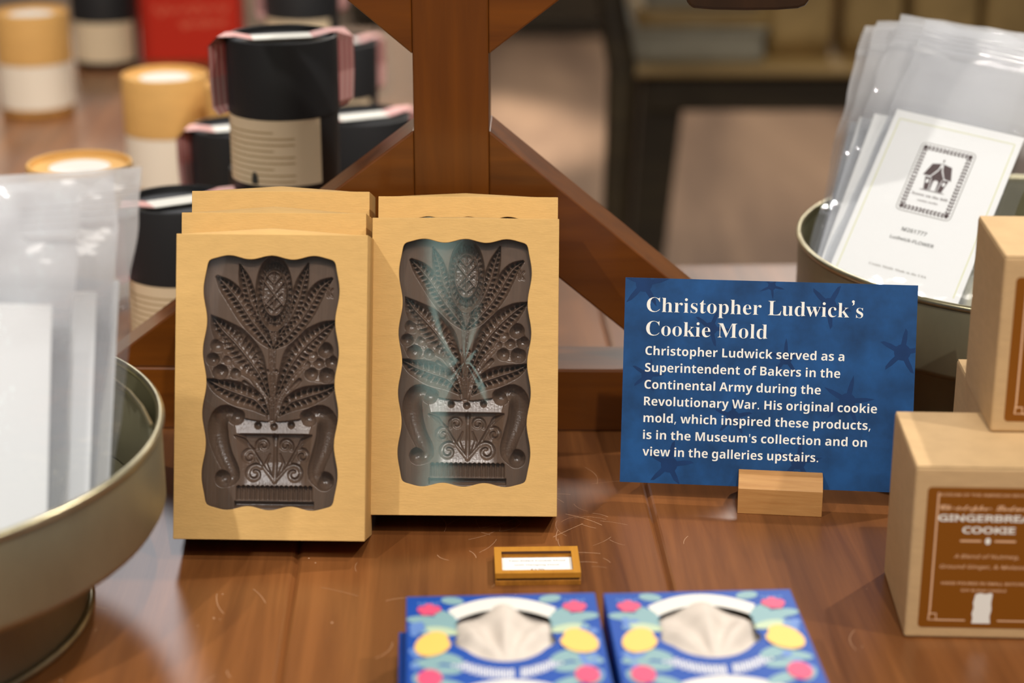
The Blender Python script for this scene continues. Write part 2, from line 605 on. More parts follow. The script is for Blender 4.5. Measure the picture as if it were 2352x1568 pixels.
# ------------------------------------------------------------------ hourglass wooden stand
SY = 1.231
st = thing('display_stand', 'hourglass braced brown wooden stand behind the mold boxes', 'stand', (-0.039, SY, T), (0, 0, R(-1.0)))
D = 0.048
MB().box(-0.0242, 0.0242, 0, D, 0.0445, 0.42).build('post', M['stand'], st, bevel=0.0012)
MB().box(-0.225, 0.225, 0, D, 0, 0.0445).build('base_rail', M['stand_x'], st, bevel=0.0015)
MB().box(-0.225, 0.225, 0, D, 0.42, 0.4645).build('top_rail', M['stand_x'], st, bevel=0.0015)
BW = 0.061
for sx, sl in ((1, 0.833), (-1, 0.766)):
    x1 = 0.0242 + (0.2076 - 0.0445) / sl
    x2 = 0.0242 + (0.2076 - BW - 0.0445) / sl
    p = [(sx * 0.0242, 0.2076), (sx * x1, 0.0445), (sx * x2, 0.0445), (sx * 0.0242, 0.2076 - BW)]
    MB().prism(p, 0.0003, D - 0.0003).build('lower_brace', M['stand_x'], st, bevel=0.0012)
for sx, sl in ((1, 0.774), (-1, 0.84)):
    x1 = 0.0242 + (0.42 - 0.2569) / sl
    x2 = 0.0242 + (0.42 - 0.2569 - BW) / sl
    p = [(sx * 0.0242, 0.2569), (sx * x1, 0.42), (sx * x2, 0.42), (sx * 0.0242, 0.2569 + BW)]
    MB().prism(p, 0.0003, D - 0.0003).build('upper_brace', M['stand_x'], st, bevel=0.0012)
bp = [(0.148, 0.42), (0.148, 0.2925), (0.1495, 0.289), (0.153, 0.2872), (0.165, 0.2862), (0.185, 0.2859), (0.205, 0.2862), (0.218, 0.2872), (0.2225, 0.289), (0.225, 0.2925), (0.225, 0.42)]
MB().prism(bp, -0.004, D).build('hanging_block', M['walnut'], st, bevel=0.002)

# ------------------------------------------------------------------ carved cookie mold as a real relief
CW, CH, CD = 0.1110, 0.1765, 0.042          # kraft box
PXM = 0.1036e-3                              # one drawing unit of the mold, in metres


def build_mold_mesh():
    x0, x1, y0, y1, st_ = -44, 934, 6, 1508, 2.1
    xs = np.arange(x0, x1 + 0.1, st_)
    ys = np.arange(y0, y1 + 0.1, st_)
    X, Y = np.meshgrid(xs, ys)
    H = np.zeros_like(X)

    def carve(d):
        np.maximum(H, d, out=H)

    def ball(cx, cy, r, k=0.62, ry=None):
        ry = ry or r
        q = ((X - cx) / r) ** 2 + ((Y - cy) / ry) ** 2
        carve(np.sqrt(np.maximum(0, 1 - q)) * r * k)

    def poly_dist(pts, rads=None):
        P = np.array(pts, float)
        n = len(P)
        rads = np.array(rads if rads is not None else [1] * n, float)
        best = np.full(X.shape, 1e9)
        S = np.zeros_like(X)
        Rr = np.ones_like(X)
        side = np.zeros_like(X)
        s0 = 0.0
        for i in range(n - 1):
            ax, ay = P[i]
            dx, dy = P[i + 1] - P[i]
            L = math.hypot(dx, dy) + 1e-9
            tt = np.clip(((X - ax) * dx + (Y - ay) * dy) / (L * L), 0, 1)
            ex, ey = X - ax - tt * dx, Y - ay - tt * dy
            d = np.hypot(ex, ey)
            r = rads[i] + (rads[i + 1] - rads[i]) * tt
            m = d / r < best / Rr
            best = np.where(m, d, best)
            Rr = np.where(m, r, Rr)
            S = np.where(m, s0 + tt * L, S)
            side = np.where(m, np.sign(ex * dy - ey * dx), side)
            s0 += L
        return best, S, Rr, side, s0

    def tube(pts, rads, k=0.6):
        d, S, r, sd, L = poly_dist(pts, rads)
        carve(np.sqrt(np.maximum(0, 1 - (d / r) ** 2)) * r * k)

    def smooth(pts, n=40):
        P = np.array(pts, float)
        tt = np.concatenate([[0], np.cumsum(np.hypot(*np.diff(P, axis=0).T))])
        u = np.linspace(0, tt[-1], n)
        out = np.stack([np.interp(u, tt, P[:, j]) for j in range(P.shape[1])], 1)
        for _ in range(4):
            out[1:-1] = (out[:-2] + 2 * out[1:-1] + out[2:]) / 4
        return out

    def side_of(sd):
        return np.where(sd > 0, 1.0, -1.0)

    def leaf(pts, depth, lam=26, bead=7, vein=9, floor=0.35):
        """pts: (x, y, half-width); a hollowed leaf with a raised midrib and a row of notches each side"""
        P = smooth(pts, 36)
        d, S, r, sd, L = poly_dist(P[:, :2], np.maximum(P[:, 2], 2))
        q = d / r
        body = np.where(q < 1, depth * np.clip((1 - q ** 2) * 2.4, 0, 1) ** 0.75, 0)
        rib = vein * np.exp(-(d / 5.0) ** 2)
        rim2 = vein * 0.6 * np.exp(-((q - 0.80) / 0.10) ** 2)
        note = 1.25 * bead * (0.5 + 0.5 * np.cos(2 * PI * (S + d * 0.35 + 6 * side_of(sd)) / lam)) * np.exp(-((q - 0.45) / 0.20) ** 2)
        carve(np.where(q < 1, np.maximum(0, body - rib - rim2 * 0.5 + note - bead * 0.3), 0))

    def spiral(cx, cy, r, turns, a0, dirn, w):
        pts = []
        n = 34
        for i in range(n + 1):
            f = i / n
            rr = r * (1 - 0.70 * f)
            a = a0 + dirn * turns * 2 * PI * f
            pts.append((cx + rr * math.cos(a), cy + rr * math.sin(a)))
        tube(pts, [w * (1 - 0.3 * i / n) for i in range(n + 1)], 0.85)

    # pot: a sloping collar, and a body sunk below it that runs out toward the foot
    edge_ = 938 + 40 * (1 - ((X - 452) / 240.0) ** 2)
    collar = (np.abs(X - 455) < 235 - 0.3 * (Y - 940)) & (Y > edge_) & (Y < 1044)
    COL = np.where(collar, 15 * np.clip((1044 - Y) / 95.0, 0, 1) + 1, 0)
    u = (Y - 1046) / 290.0
    halfw = 218 - 36 * np.clip(u, 0, 1)
    inside = (np.abs(X - 462) < halfw) & (Y > 1046) & (Y < 1342)
    prof_ = np.where(u < 0.55, 21, 21 * np.clip((1.0 - u) / 0.45, 0, 1) ** 0.8)
    side_ = np.clip((halfw - np.abs(X - 462)) / 55.0, 0, 1)
    carve(np.where(inside, prof_ * side_ * np.clip((Y - 1046) / 4, 0, 1), 0))
    G = H.copy()
    H[:] = 0
    tube([(465, 1062), (465, 1120), (465, 1310)], [17, 10, 15], 0.9)
    tube([(465, 1312), (395, 1230), (330, 1130), (270, 1072)], [12, 10, 11, 8], 1.0)
    tube([(465, 1312), (535, 1230), (590, 1130), (645, 1068)], [12, 10, 11, 8], 1.0)
    tube([(445, 1285), (412, 1215), (435, 1160)], [8, 10, 5], 0.8)
    tube([(485, 1285), (512, 1215), (492, 1160)], [8, 10, 5], 0.8)
    leaf([(240, 1058, 4), (285, 1085, 17), (325, 1125, 6)], 12, 900, 0, 4)
    leaf([(672, 1055, 4), (620, 1085, 17), (590, 1125, 6)], 12, 900, 0, 4)
    spiral(398, 1112, 40, 1.08, R(150), 1, 12)
    spiral(522, 1114, 40, 1.08, R(30), -1, 12)
    spiral(322, 1178, 43, 1.08, R(-60), -1, 13)
    spiral(618, 1172, 40, 1.08, R(-120), 1, 13)
    spiral(352, 1272, 50, 1.12, R(-50), -1, 15)
    spiral(572, 1272, 52, 1.12, R(-130), 1, 15)
    H += G
    np.maximum(H, COL, out=H)
    # fluted foot of the pot
    fl = 13 * np.abs(np.sin(PI * (X - 252) / 26.8)) ** 0.6 + 6
    top = 1345 - 8 * np.abs(np.sin(PI * (X - 252) / 26.8))
    carve(np.where((X > 252) & (X < 680) & (Y > top) & (Y < 1421), fl, 0))
    carve(np.where((np.abs(X - 465) < 222) & (Y > 1424) & (Y < 1462), 24 * np.sqrt(np.maximum(0, 1 - ((Y - 1443) / 19.5) ** 2)), 0))
    # handles
    tube(smooth([(262, 945), (170, 925), (140, 985), (150, 1080), (180, 1170), (222, 1245), (236, 1296), (186, 1300)], 30), list(np.interp(np.arange(30) / 29, [0, 0.15, 0.4, 0.7, 0.86, 1], [34, 47, 57, 47, 45, 47])), 0.80)
    ball(246, 952, 46, 0.9)
    ball(180, 1298, 50, 0.95)
    tube(smooth([(640, 945), (735, 922), (768, 975), (756, 1070), (728, 1150), (700, 1225), (690, 1280), (742, 1310)], 30), list(np.interp(np.arange(30) / 29, [0, 0.15, 0.4, 0.7, 0.86, 1], [34, 49, 60, 48, 45, 49])), 0.80)
    ball(655, 955, 48, 0.9)
    ball(746, 1308, 54, 0.95)
    # collar holes
    for cx, cy in ((368, 1000), (458, 1006), (555, 996)):
        q_ = ((X - cx) / 19) ** 2 + ((Y - cy) / 19) ** 2
        H[:] = H + 20 * np.sqrt(np.maximum(0, 1 - q_))
    # leaves and stems
    leaf([(72, 742, 3), (150, 785, 48), (250, 822, 72), (350, 855, 62), (418, 935, 10)], 30, 34, 17, 9)
    leaf([(816, 764, 3), (740, 805, 40), (640, 836, 62), (545, 868, 54), (490, 940, 8)], 30, 34, 17, 9)
    leaf([(100, 384, 2), (150, 455, 54), (235, 540, 98), (310, 630, 96), (375, 720, 46), (427, 840, 8)], 32, 32, 14, 10)
    leaf([(806, 408, 2), (735, 455, 46), (655, 525, 74), (580, 610, 76), (525, 700, 42), (468, 840, 8)], 32, 32, 14, 10)
    for pts in ([(262, 665), (345, 740), (415, 850), (432, 960)], [(645, 650), (560, 735), (482, 850), (462, 960)],
                [(290, 760), (385, 840), (440, 965)], [(600, 745), (510, 830), (455, 965)]):
        tube(smooth(pts, 20), [14 + 4 * math.sin(i / 6) for i in range(20)], 1.0)
    # berries: a hollowed cluster with deeper balls
    ball(712, 650, 92, 0.16, 104)
    ball(172, 640, 84, 0.16, 100)
    for cx, cy, r in ((742, 575, 46), (778, 642, 38), (706, 648, 34), (752, 714, 46), (668, 604, 36), (668, 708, 38), (636, 655, 28)):
        ball(cx, cy, r, 0.95)
    for cx, cy, r in ((138, 554, 40), (112, 632, 38), (154, 700, 44), (196, 634, 33), (258, 652, 28), (228, 588, 32), (240, 708, 32)):
        ball(cx, cy, r, 0.95)
    # stem
    tube([(447, 470), (447, 700), (449, 968)], [24, 17, 26], 0.7)
    sub = 7 * np.exp(-((X - 447) / 3.5) ** 2) + 5 * np.exp(-((np.abs(X - 447) - 12) / 3.0) ** 2)
    H[:] = np.where((np.abs(X - 447) < 30) & (Y > 470) & (Y < 968) & (H > 3), np.maximum(1, H - sub), H)
    ball(419, 697, 13, 0.9)
    ball(468, 697, 13, 0.9)
    # outer petals, inner petals
    leaf([(134, 172, 12), (185, 222, 46), (240, 285, 58), (290, 360, 61), (335, 425, 58), (395, 500, 44), (443, 568, 8)], 28, 30, 15, 7)
    leaf([(774, 175, 9), (718, 214, 38), (682, 270, 49), (640, 350, 53), (590, 422, 54), (520, 505, 44), (452, 568, 8)], 28, 30, 15, 7)
    leaf([(258, 98, 3), (285, 180, 34), (312, 285, 46), (352, 385, 48), (418, 490, 12)], 28, 30, 14, 6)
    leaf([(644, 88, 3), (615, 180, 34), (588, 285, 46), (548, 385, 48), (482, 490, 12)], 28, 30, 14, 6)
    # flower head: sunk oval, a ring of beads, a raised lattice medallion
    hw = np.where(Y < 250, 104, 104)
    hh = np.where(Y < 250, 205, 222)
    q = ((X - 452) / hw) ** 2 + ((Y - 250) / hh) ** 2
    ov = 40 * np.minimum(1, np.maximum(0, 1 - q) * 3.4) ** 0.6
    q2 = np.sqrt(((X - 450) / 68) ** 2 + ((Y - 258) / 128) ** 2)
    ang = np.arctan2((Y - 258) / 128, (X - 450) / 68)
    ring = 13 * np.exp(-((q2 - 1.0) / 0.07) ** 2)
    beads = 15 * (0.5 + 0.5 * np.cos(ang * 30)) * np.exp(-((q2 - 1.26) / 0.12) ** 2)
    lat = np.zeros_like(X)
    for pts in ([(450, 135), (450, 385)], [(392, 190), (508, 330)], [(508, 190), (392, 330)], [(410, 335), (490, 255)],
                [(410, 160), (450, 205), (490, 160)], [(400, 310), (450, 350), (500, 310)]):
        d = poly_dist(pts)[0]
        lat = np.maximum(lat, np.exp(-(d / 4.2) ** 2))
    med = np.where(q2 < 1, 20 - 12 * lat, 0)
    head = np.where(q2 < 1, med, ov) - ring + np.where(q2 > 1, -beads, 0)
    lower = np.zeros_like(X)
    for cx, cy in ((450, 403), (420, 408), (480, 408), (448, 437), (418, 432), (478, 434)):
        lower = np.maximum(lower, 10 * np.exp(-(((X - cx) / 11) ** 2 + ((Y - cy) / 11) ** 2)))
    head = head + lower
    H[:] = np.where(q < 1, np.maximum(0, head), H)
    # carver's initials
    for pts in ([(742, 232), (758, 276)], [(760, 228), (770, 272)], [(782, 232), (766, 252), (782, 276)]):
        d = poly_dist(pts)[0]
        carve(7 * np.exp(-(d / 4.5) ** 2))
    cut = np.random.RandomState(5).normal(0, 1, H.shape)
    for _ in range(3):
        cut[1:-1, 1:-1] = (cut[1:-1, 1:-1] * 2 + cut[:-2, 1:-1] + cut[2:, 1:-1] + cut[1:-1, :-2] + cut[1:-1, 2:]) / 6
    H += np.where(H > 4, cut * np.where(Y < 930, 1.7, 0.5), 0)
    # soften once so that carved edges catch the light
    for _ in range(2):
        H[1:-1, 1:-1] = (H[1:-1, 1:-1] * 4 + H[:-2, 1:-1] + H[2:, 1:-1] + H[1:-1, :-2] + H[1:-1, 2:]) / 8
    ny, nx = X.shape
    co = np.empty((ny * nx, 3), np.float32)
    co[:, 0] = ((X - 447) * PXM).ravel()
    co[:, 1] = (H * PXM * 1.7).ravel()
    co[:, 2] = ((1187 - (540 + Y * 0.3956)) / 3.82 / 1000).ravel()
    idx = np.arange(ny * nx).reshape(ny, nx)
    q = np.stack([idx[:-1, :-1], idx[1:, :-1], idx[1:, 1:], idx[:-1, 1:]], -1).reshape(-1, 4)
    # rim and back so that the slab has its thickness
    bx = [(xs[0], ys[0]), (xs[-1], ys[0]), (xs[-1], ys[-1]), (xs[0], ys[-1])]
    loop = np.concatenate([idx[0, :], idx[1:, -1], idx[-1, -2::-1], idx[-2:0:-1, 0]])
    n0 = len(co)
    back = co[loop].copy()
    back[:, 1] = 0.016
    co = np.concatenate([co, back])
    m = len(loop)
    faces = q.tolist()
    faces += [[int(loop[i]), int(loop[(i + 1) % m]), n0 + (i + 1) % m, n0 + i] for i in range(m)]
    faces.append([n0 + i for i in range(m)])
    me = bpy.data.meshes.new('carved_slab')
    me.from_pydata(co.tolist(), [], faces)
    sm = np.ones(len(faces), bool)
    sm[len(q):] = False
    me.polygons.foreach_set('use_smooth', sm)
    return me


# ------------------------------------------------------------------ kraft boxes with a scalloped window
def outline(hw, top, bot, nx_=3, nz_=4, amp=0.0015, rc=0.0028, zc=None):
    """closed wavy outline: straight sides with shallow scallops and small rounded corners"""
    pts = []
    h = top - bot

    def edge(n, k, flip):
        return [(i / n, amp * math.sin(PI * k * i / n) ** 2 * 1.7) for i in range(n)]
    for s_, w_ in edge(46, nx_, 0):
        pts.append((-hw + 2 * hw * s_, top + w_))
    for s_, w_ in edge(70, nz_, 0):
        pts.append((hw + w_, top - h * s_))
    for s_, w_ in edge(46, nx_, 0):
        pts.append((hw - 2 * hw * s_, bot - w_))
    for s_, w_ in edge(70, nz_, 0):
        pts.append((-hw - w_, bot + h * s_))
    # round the four corners a little
    P = [Vector(p) for p in pts]
    for _ in range(3):
        P = [(P[i - 1] + P[i] * 2 + P[(i + 1) % len(P)]) / 4 for i in range(len(P))]
    return [(p.x, p.y) for p in P]


def window_shell(w, h, d, hole, bulge=0.0, th=0.0006):
    """box shell standing on z=0, front at y=0, with a hole cut in the front panel"""
    cx = sum(p[0] for p in hole) / len(hole)
    cz = sum(p[1] for p in hole) / len(hole)
    items = [(math.atan2(p[1] - cz, p[0] - cx), p) for p in hole]
    items.sort()
    out = []
    for a_, p in items:
        dx, dz = math.cos(a_), math.sin(a_)
        tx = ((w / 2 if dx > 0 else -w / 2) - cx) / dx if abs(dx) > 1e-9 else 1e9
        tz = ((h if dz > 0 else 0) - cz) / dz if abs(dz) > 1e-9 else 1e9
        tmin = min(tx, tz)
        out.append([cx + dx * tmin, cz + dz * tmin])
    for corner in ((-w / 2, 0), (w / 2, 0), (w / 2, h), (-w / 2, h)):
        k = min(range(len(out)), key=lambda i: (out[i][0] - corner[0]) ** 2 + (out[i][1] - corner[1]) ** 2)
        out[k] = list(corner)
    n = len(items)
    vs = []
    hi = [len(vs) + i for i in range(n)]
    vs += [(p[0], 0, p[1]) for _, p in items]
    hb = [len(vs) + i for i in range(n)]
    vs += [(p[0], th, p[1]) for _, p in items]
    rings = []
    for tt in (0, 0.12, 0.3, 0.5, 0.7, 0.88, 1.0):
        rings.append([len(vs) + i for i in range(n)])
        for x, z in out:
            b = 0
            if abs(z - h) < 1e-6:
                b = bulge * math.sin(PI * tt) * max(0, 1 - abs(2 * x / w + 0.05)) ** 0.75
            vs.append((x, d * tt, z + b))
    ib = [len(vs) + i for i in range(n)]
    vs += [(max(-w / 2 + th, min(w / 2 - th, x)), th, max(th, min(h - th, z))) for x, z in out]
    fs = []
    for i in range(n):
        j = (i + 1) % n
        fs.append((hi[i], rings[0][i], rings[0][j], hi[j]))
        fs.append((hi[i], hi[j], hb[j], hb[i]))
        fs.append((hb[i], hb[j], ib[j], ib[i]))
        for a_, b_ in zip(rings[:-1], rings[1:]):
            fs.append((a_[i], b_[i], b_[j], a_[j]))
    fs.append(tuple(rings[-1]))
    return MB().add(vs, fs)


HOLE = outline(0.0370, 0.1618, 0.0196)
box_me = None
LEAN = R(20)


def kraft_box(loc, yaw, label, bulge, lean=LEAN):
    t = thing('mold_box', label, 'box', loc, (-lean, 0, yaw), 'kraft boxes with scalloped windows')
    window_shell(CW, CH, CD, HOLE, bulge).build('carton', M['kraft'], t, bevel=0.0007, ang=40)
    # tuck-flap seam across the lid and the crease lines beside it
    s = MB()
    f = MB()
    g = [(p[0] * 1.06, (p[1] - 0.0915) * 1.04 + 0.0915) for p in HOLE]
    cxx, czz = 0, 0.0915
    k = 14
    ns = len(g)
    vs = [(cxx, 0.0011, czz)]
    for q in range(1, k + 1):
        for (x, z) in g:
            vs.append((x * q / k, 0.0011 + 0.00005 * math.sin(x * q / k * 150 + z * 50) * (1 - q / k), czz + (z - czz) * q / k))
    fs = [(0, 1 + i, 1 + (i + 1) % ns) for i in range(ns)]
    for q in range(k - 1):
        a_ = 1 + q * ns
        fs += [(a_ + i, a_ + (i + 1) % ns, a_ + ns + (i + 1) % ns, a_ + ns + i) for i in range(ns)]
    f.add(vs, fs).build('window_film', M['film'], t, smooth=True)
    return t


ROTX = Matrix.Rotation(-LEAN, 4, 'X')
MOLD_ME = build_mold_mesh()


def tip(px, py, yaw, lean=LEAN):
    """ground pivot of a leaning box whose front bottom edge is centred on pixel (px,py)"""
    p = at_z(px, py, CD * math.sin(lean))
    p.z = T + CD * math.sin(lean) + 0.0002
    return p


ly, ry = R(-1.7), R(-1.4)
fl = tip(617, 1241, ly)
fr = tip(1064, 1185, ry)
STEP = CD / math.cos(LEAN) + 0.0008
boxes = [
    (fl, ly, 'front kraft box of the row of three, dark mold behind its clear scalloped window', 0.0050),
    (fl + Vector((-0.0036, STEP, 0)), R(-1.2), 'middle kraft box of the row of three, only its creased top showing', 0.0055),
    (fl + Vector((-0.0048, 2 * STEP + 0.004, 0)), R(-1.0), 'rear kraft box of the row of three, leaning on the wooden brace', 0.0050),
    (fr, ry, 'front kraft box of the row of two, teal glare on its scalloped window', 0.0022),
    (fr + Vector((0.0006, STEP + 0.003, 0)), R(-1.2), 'rear kraft box of the row of two, leaning on the wooden brace', 0.0040),
]
for p, yw, lab, bu in boxes:
    bx = kraft_box(p, yw, lab, bu)
for p, yw, lab in ((fl, ly, 'dark tulip and pot cookie mold inside the front box of the row of three'),
                   (fr, ry, 'dark tulip and pot cookie mold under teal glare in the row of two')):
    o = link('cookie_mold', MOLD_ME, M['mold'])
    mm = Matrix.Translation(p) @ Matrix.Rotation(yw, 4, 'Z') @ ROTX @ Matrix.Translation((0, 0.0062, 0))
    o.matrix_world = mm
    tag(o, lab, 'cookie mold', 'carved molds in the kraft boxes')

# ------------------------------------------------------------------ blue notice card in its wooden block
cyaw = R(-6.6)
clean = R(16)
cpos = at_z(1790, 1183, 0)
block = thing('card_holder', 'small light oak block holding the blue notice card', 'card holder', (cpos.x, cpos.y, T), (0, 0, cyaw))
hw = 0.0256
sl = math.tan(clean)
prof = [(0, 0), (0.0335, 0), (0.0335, 0.012), (0.0245, 0.0225), (0.0146 + 0.0108 * sl, 0.0225), (0.0146, 0.0117), (0.0134, 0.0117), (0.0134 + 0.0108 * sl, 0.0225), (0.0085, 0.0225), (0.0002, 0.0165)]
MB().prism(prof, -hw, hw, 'x').build('block', M['oak'], block, bevel=0.0003)
cw_, ch_ = 0.1778, 0.1270
card = thing('notice_card', 'blue printed notice card with white text standing in the oak block', 'card', (cpos.x, cpos.y, T), (0, 0, 0))
cm = Matrix.Translation((cpos.x, cpos.y, T)) @ Matrix.Rotation(cyaw, 4, 'Z') @ Matrix.Translation((-0.0098, 0.0140, 0.0120)) @ Matrix.Rotation(-clean, 4, 'X') @ Matrix.Rotation(R(-0.4), 4, 'Y')
card.location = cm.to_translation()
card.rotation_euler = cm.to_euler()
MB().box(-cw_ / 2, cw_ / 2, -0.0003, 0.0003, 0, ch_).build('board', M['blue'], card)


def cu(px):                       # photo zoom units across the card -> metres
    return px


# card coordinates: fx 0..1 across, fz metres from the top
def cxp(f):
    return -cw_ / 2 + f * cw_


for fx, fz, r, a_ in ((0.065, 0.0035, 0.017, 5), (0.30, 0.030, 0.013, 20), (0.56, 0.047, 0.0125, 0), (0.70, 0.014, 0.016, 28), (0.955, 0.041, 0.0165, 8),
                      (0.775, 0.072, 0.0165, 12), (0.385, 0.084, 0.0135, 4), (0.615, 0.1105, 0.0150, 6), (0.17, 0.115, 0.0170, 10), (0.085, 0.060, 0.012, 14), (0.505, 0.003, 0.008, 30)):
    pts = []
    for k in range(60):
        th_ = 2 * PI * k / 60
        ph = (th_ - R(a_)) * 5 / (2 * PI)
        fr_ = abs(ph - round(ph)) * 2
        rr = r * (0.30 + 0.70 * max(0.0, 1 - fr_ * 2.1) ** 1.3)
        x = cxp(fx) + rr * math.sin(th_)
        z = ch_ - fz + rr * math.cos(th_)
        x = max(-cw_ / 2 + 0.0002, min(cw_ / 2 - 0.0002, x))
        z = max(0.0002, min(ch_ - 0.0002, z))
        pts.append((x, -0.00034, z))
    MB().poly(pts).build('star_print', M['blue_dark'], card)
tt = MB()
ttl = [("Christopher Ludwick s", 0.0208, 0.7415), ("Cookie Mold", 0.0354, 0.418)]
for s_, dz, fw in ttl:
    text(tt, mathbold(s_), 0.0196, cxp(0.0765), ch_ - dz, 'math', 'LEFT', fw * cw_, -0.006)
ax_, az_ = cxp(0.0765) + 0.9535 * 0.7415 * cw_, ch_ - 0.0208 + 0.0098
tt.poly([(ax_ + 0.00085 * math.cos(R(a_)), az_ + 0.00085 * math.sin(R(a_)), 0) for a_ in range(-60, 230, 20)] + [(ax_ - 0.0002, az_ - 0.0008, 0), (ax_ - 0.0001, az_ - 0.0017, 0), (ax_ - 0.0007, az_ - 0.0025, 0), (ax_ + 0.0005, az_ - 0.0019, 0), (ax_ + 0.00085, az_ - 0.0008, 0)])
xz(tt, -0.00042).build('title_lettering', M['ink_white'], card)
tb = MB()
body = [("Christopher Ludwick served as a", 0.0475, 0.683), ("Superintendent of Bakers in the", 0.0579, 0.671), ("Continental Army during the", 0.0684, 0.607),
        ("Revolutionary War. His original cookie", 0.0788, 0.800), ("mold, which inspired these products,", 0.0892, 0.780), ("is in the Museum's collection and on", 0.0997, 0.770), ("view in the galleries upstairs.", 0.1101, 0.606)]
for s_, dz, fw in body:
    text(tb, mathbold(s_, 0x1D5D4, 0x1D5EE), 0.0113, cxp(0.0765), ch_ - dz, 'sans', 'LEFT', fw * cw_, -0.003)
xz(tb, -0.00042).build('body_lettering', M['ink_white'], card)

# ------------------------------------------------------------------ small plywood price tag
tp = at_z(1236, 1344, 0)
pt = thing('price_tag', 'little plywood price holder with white slip lying before the mold boxes', 'price tag', (tp.x, tp.y, T), (0, 0, R(1.6)))
tw, tdp = 0.0485, 0.0345
MB().box(-tw / 2, tw / 2, 0, tdp, 0, 0.0030).build('base_board', M['ply_edge'], pt, bevel=0.0002)
MB().box(-tw / 2 + 0.0008, tw / 2 - 0.0008, 0.0007, tdp - 0.0006, 0.0030, 0.0046).build('spacer', M['burnt'], pt)
fr_ = MB()
bw_ = 0.0041
zf0, zf1 = 0.0046, 0.0078
fr_.box(-tw / 2, tw / 2, 0, bw_, zf0, zf1).box(-tw / 2, tw / 2, tdp - 0.0060, tdp, zf0, zf1)
fr_.box(-tw / 2, -tw / 2 + bw_, bw_, tdp - 0.0060, zf0, zf1).box(tw / 2 - bw_, tw / 2, bw_, tdp - 0.0060, zf0, zf1)
fr_.build('frame', M['ply'], pt)
MB().box(-tw / 2 + bw_, tw / 2 - bw_, tdp - 0.0062, tdp - 0.0059, 0.0062, 0.0076).build('burnt_edge', M['burnt'], pt)
MB().box(-tw / 2 + bw_, tw / 2 - bw_, tdp - 0.0085, tdp - 0.0063, zf0, 0.0052).build('back_strip', M['ply_edge'], pt)
sl_ = MB().box(-tw / 2 + bw_ + 0.0001, tw / 2 - bw_ - 0.0001, bw_, tdp - 0.0088, 0.00462, 0.0050).build('price_slip', M['paper'], pt)
pl = MB()
text(pl, 'Two-Sided Cookie Mold', 0.0036, 0, 0.0206, 'sans', 'CENTER', 0.0325, 0, z=0.00508)
text(pl, 'with Hanging Hook', 0.0036, 0, 0.0152, 'sans', 'CENTER', 0.026, 0, z=0.00508)
pl.build('lettering', M['ink_grey'], sl_)
pl = MB()
text(pl, '$120', 0.0052, 0, 0.0084, 'sans', 'CENTER', 0.0075, 0.005, z=0.00508)
pl.build('price_lettering', M['ink'], sl_)


# ------------------------------------------------------------------ blue printed boxes lying in front
def shell_outline(s=1.0):
    pts = []
    n = 96
    for i in range(n):
        a_ = 2 * PI * i / n
        dx, dy = math.cos(a_), math.sin(a_)
        if dy > -0.12:
            r = 0.0235 + 0.0022 * abs(math.sin(a_ * 2.5 + 0.0))
            x, y = dx * r, dy * 0.0265 * (1 + 0.09 * abs(math.cos(a_ * 2.5)))
        else:
            f = (-dy - 0.12) / 0.88
            x, y = dx * (0.0235 + 0.003 * math.sin(PI * min(1, f * 2))), -0.0265 * abs(dy) ** 0.9
        pts.append((x * s, y * s))
    return pts


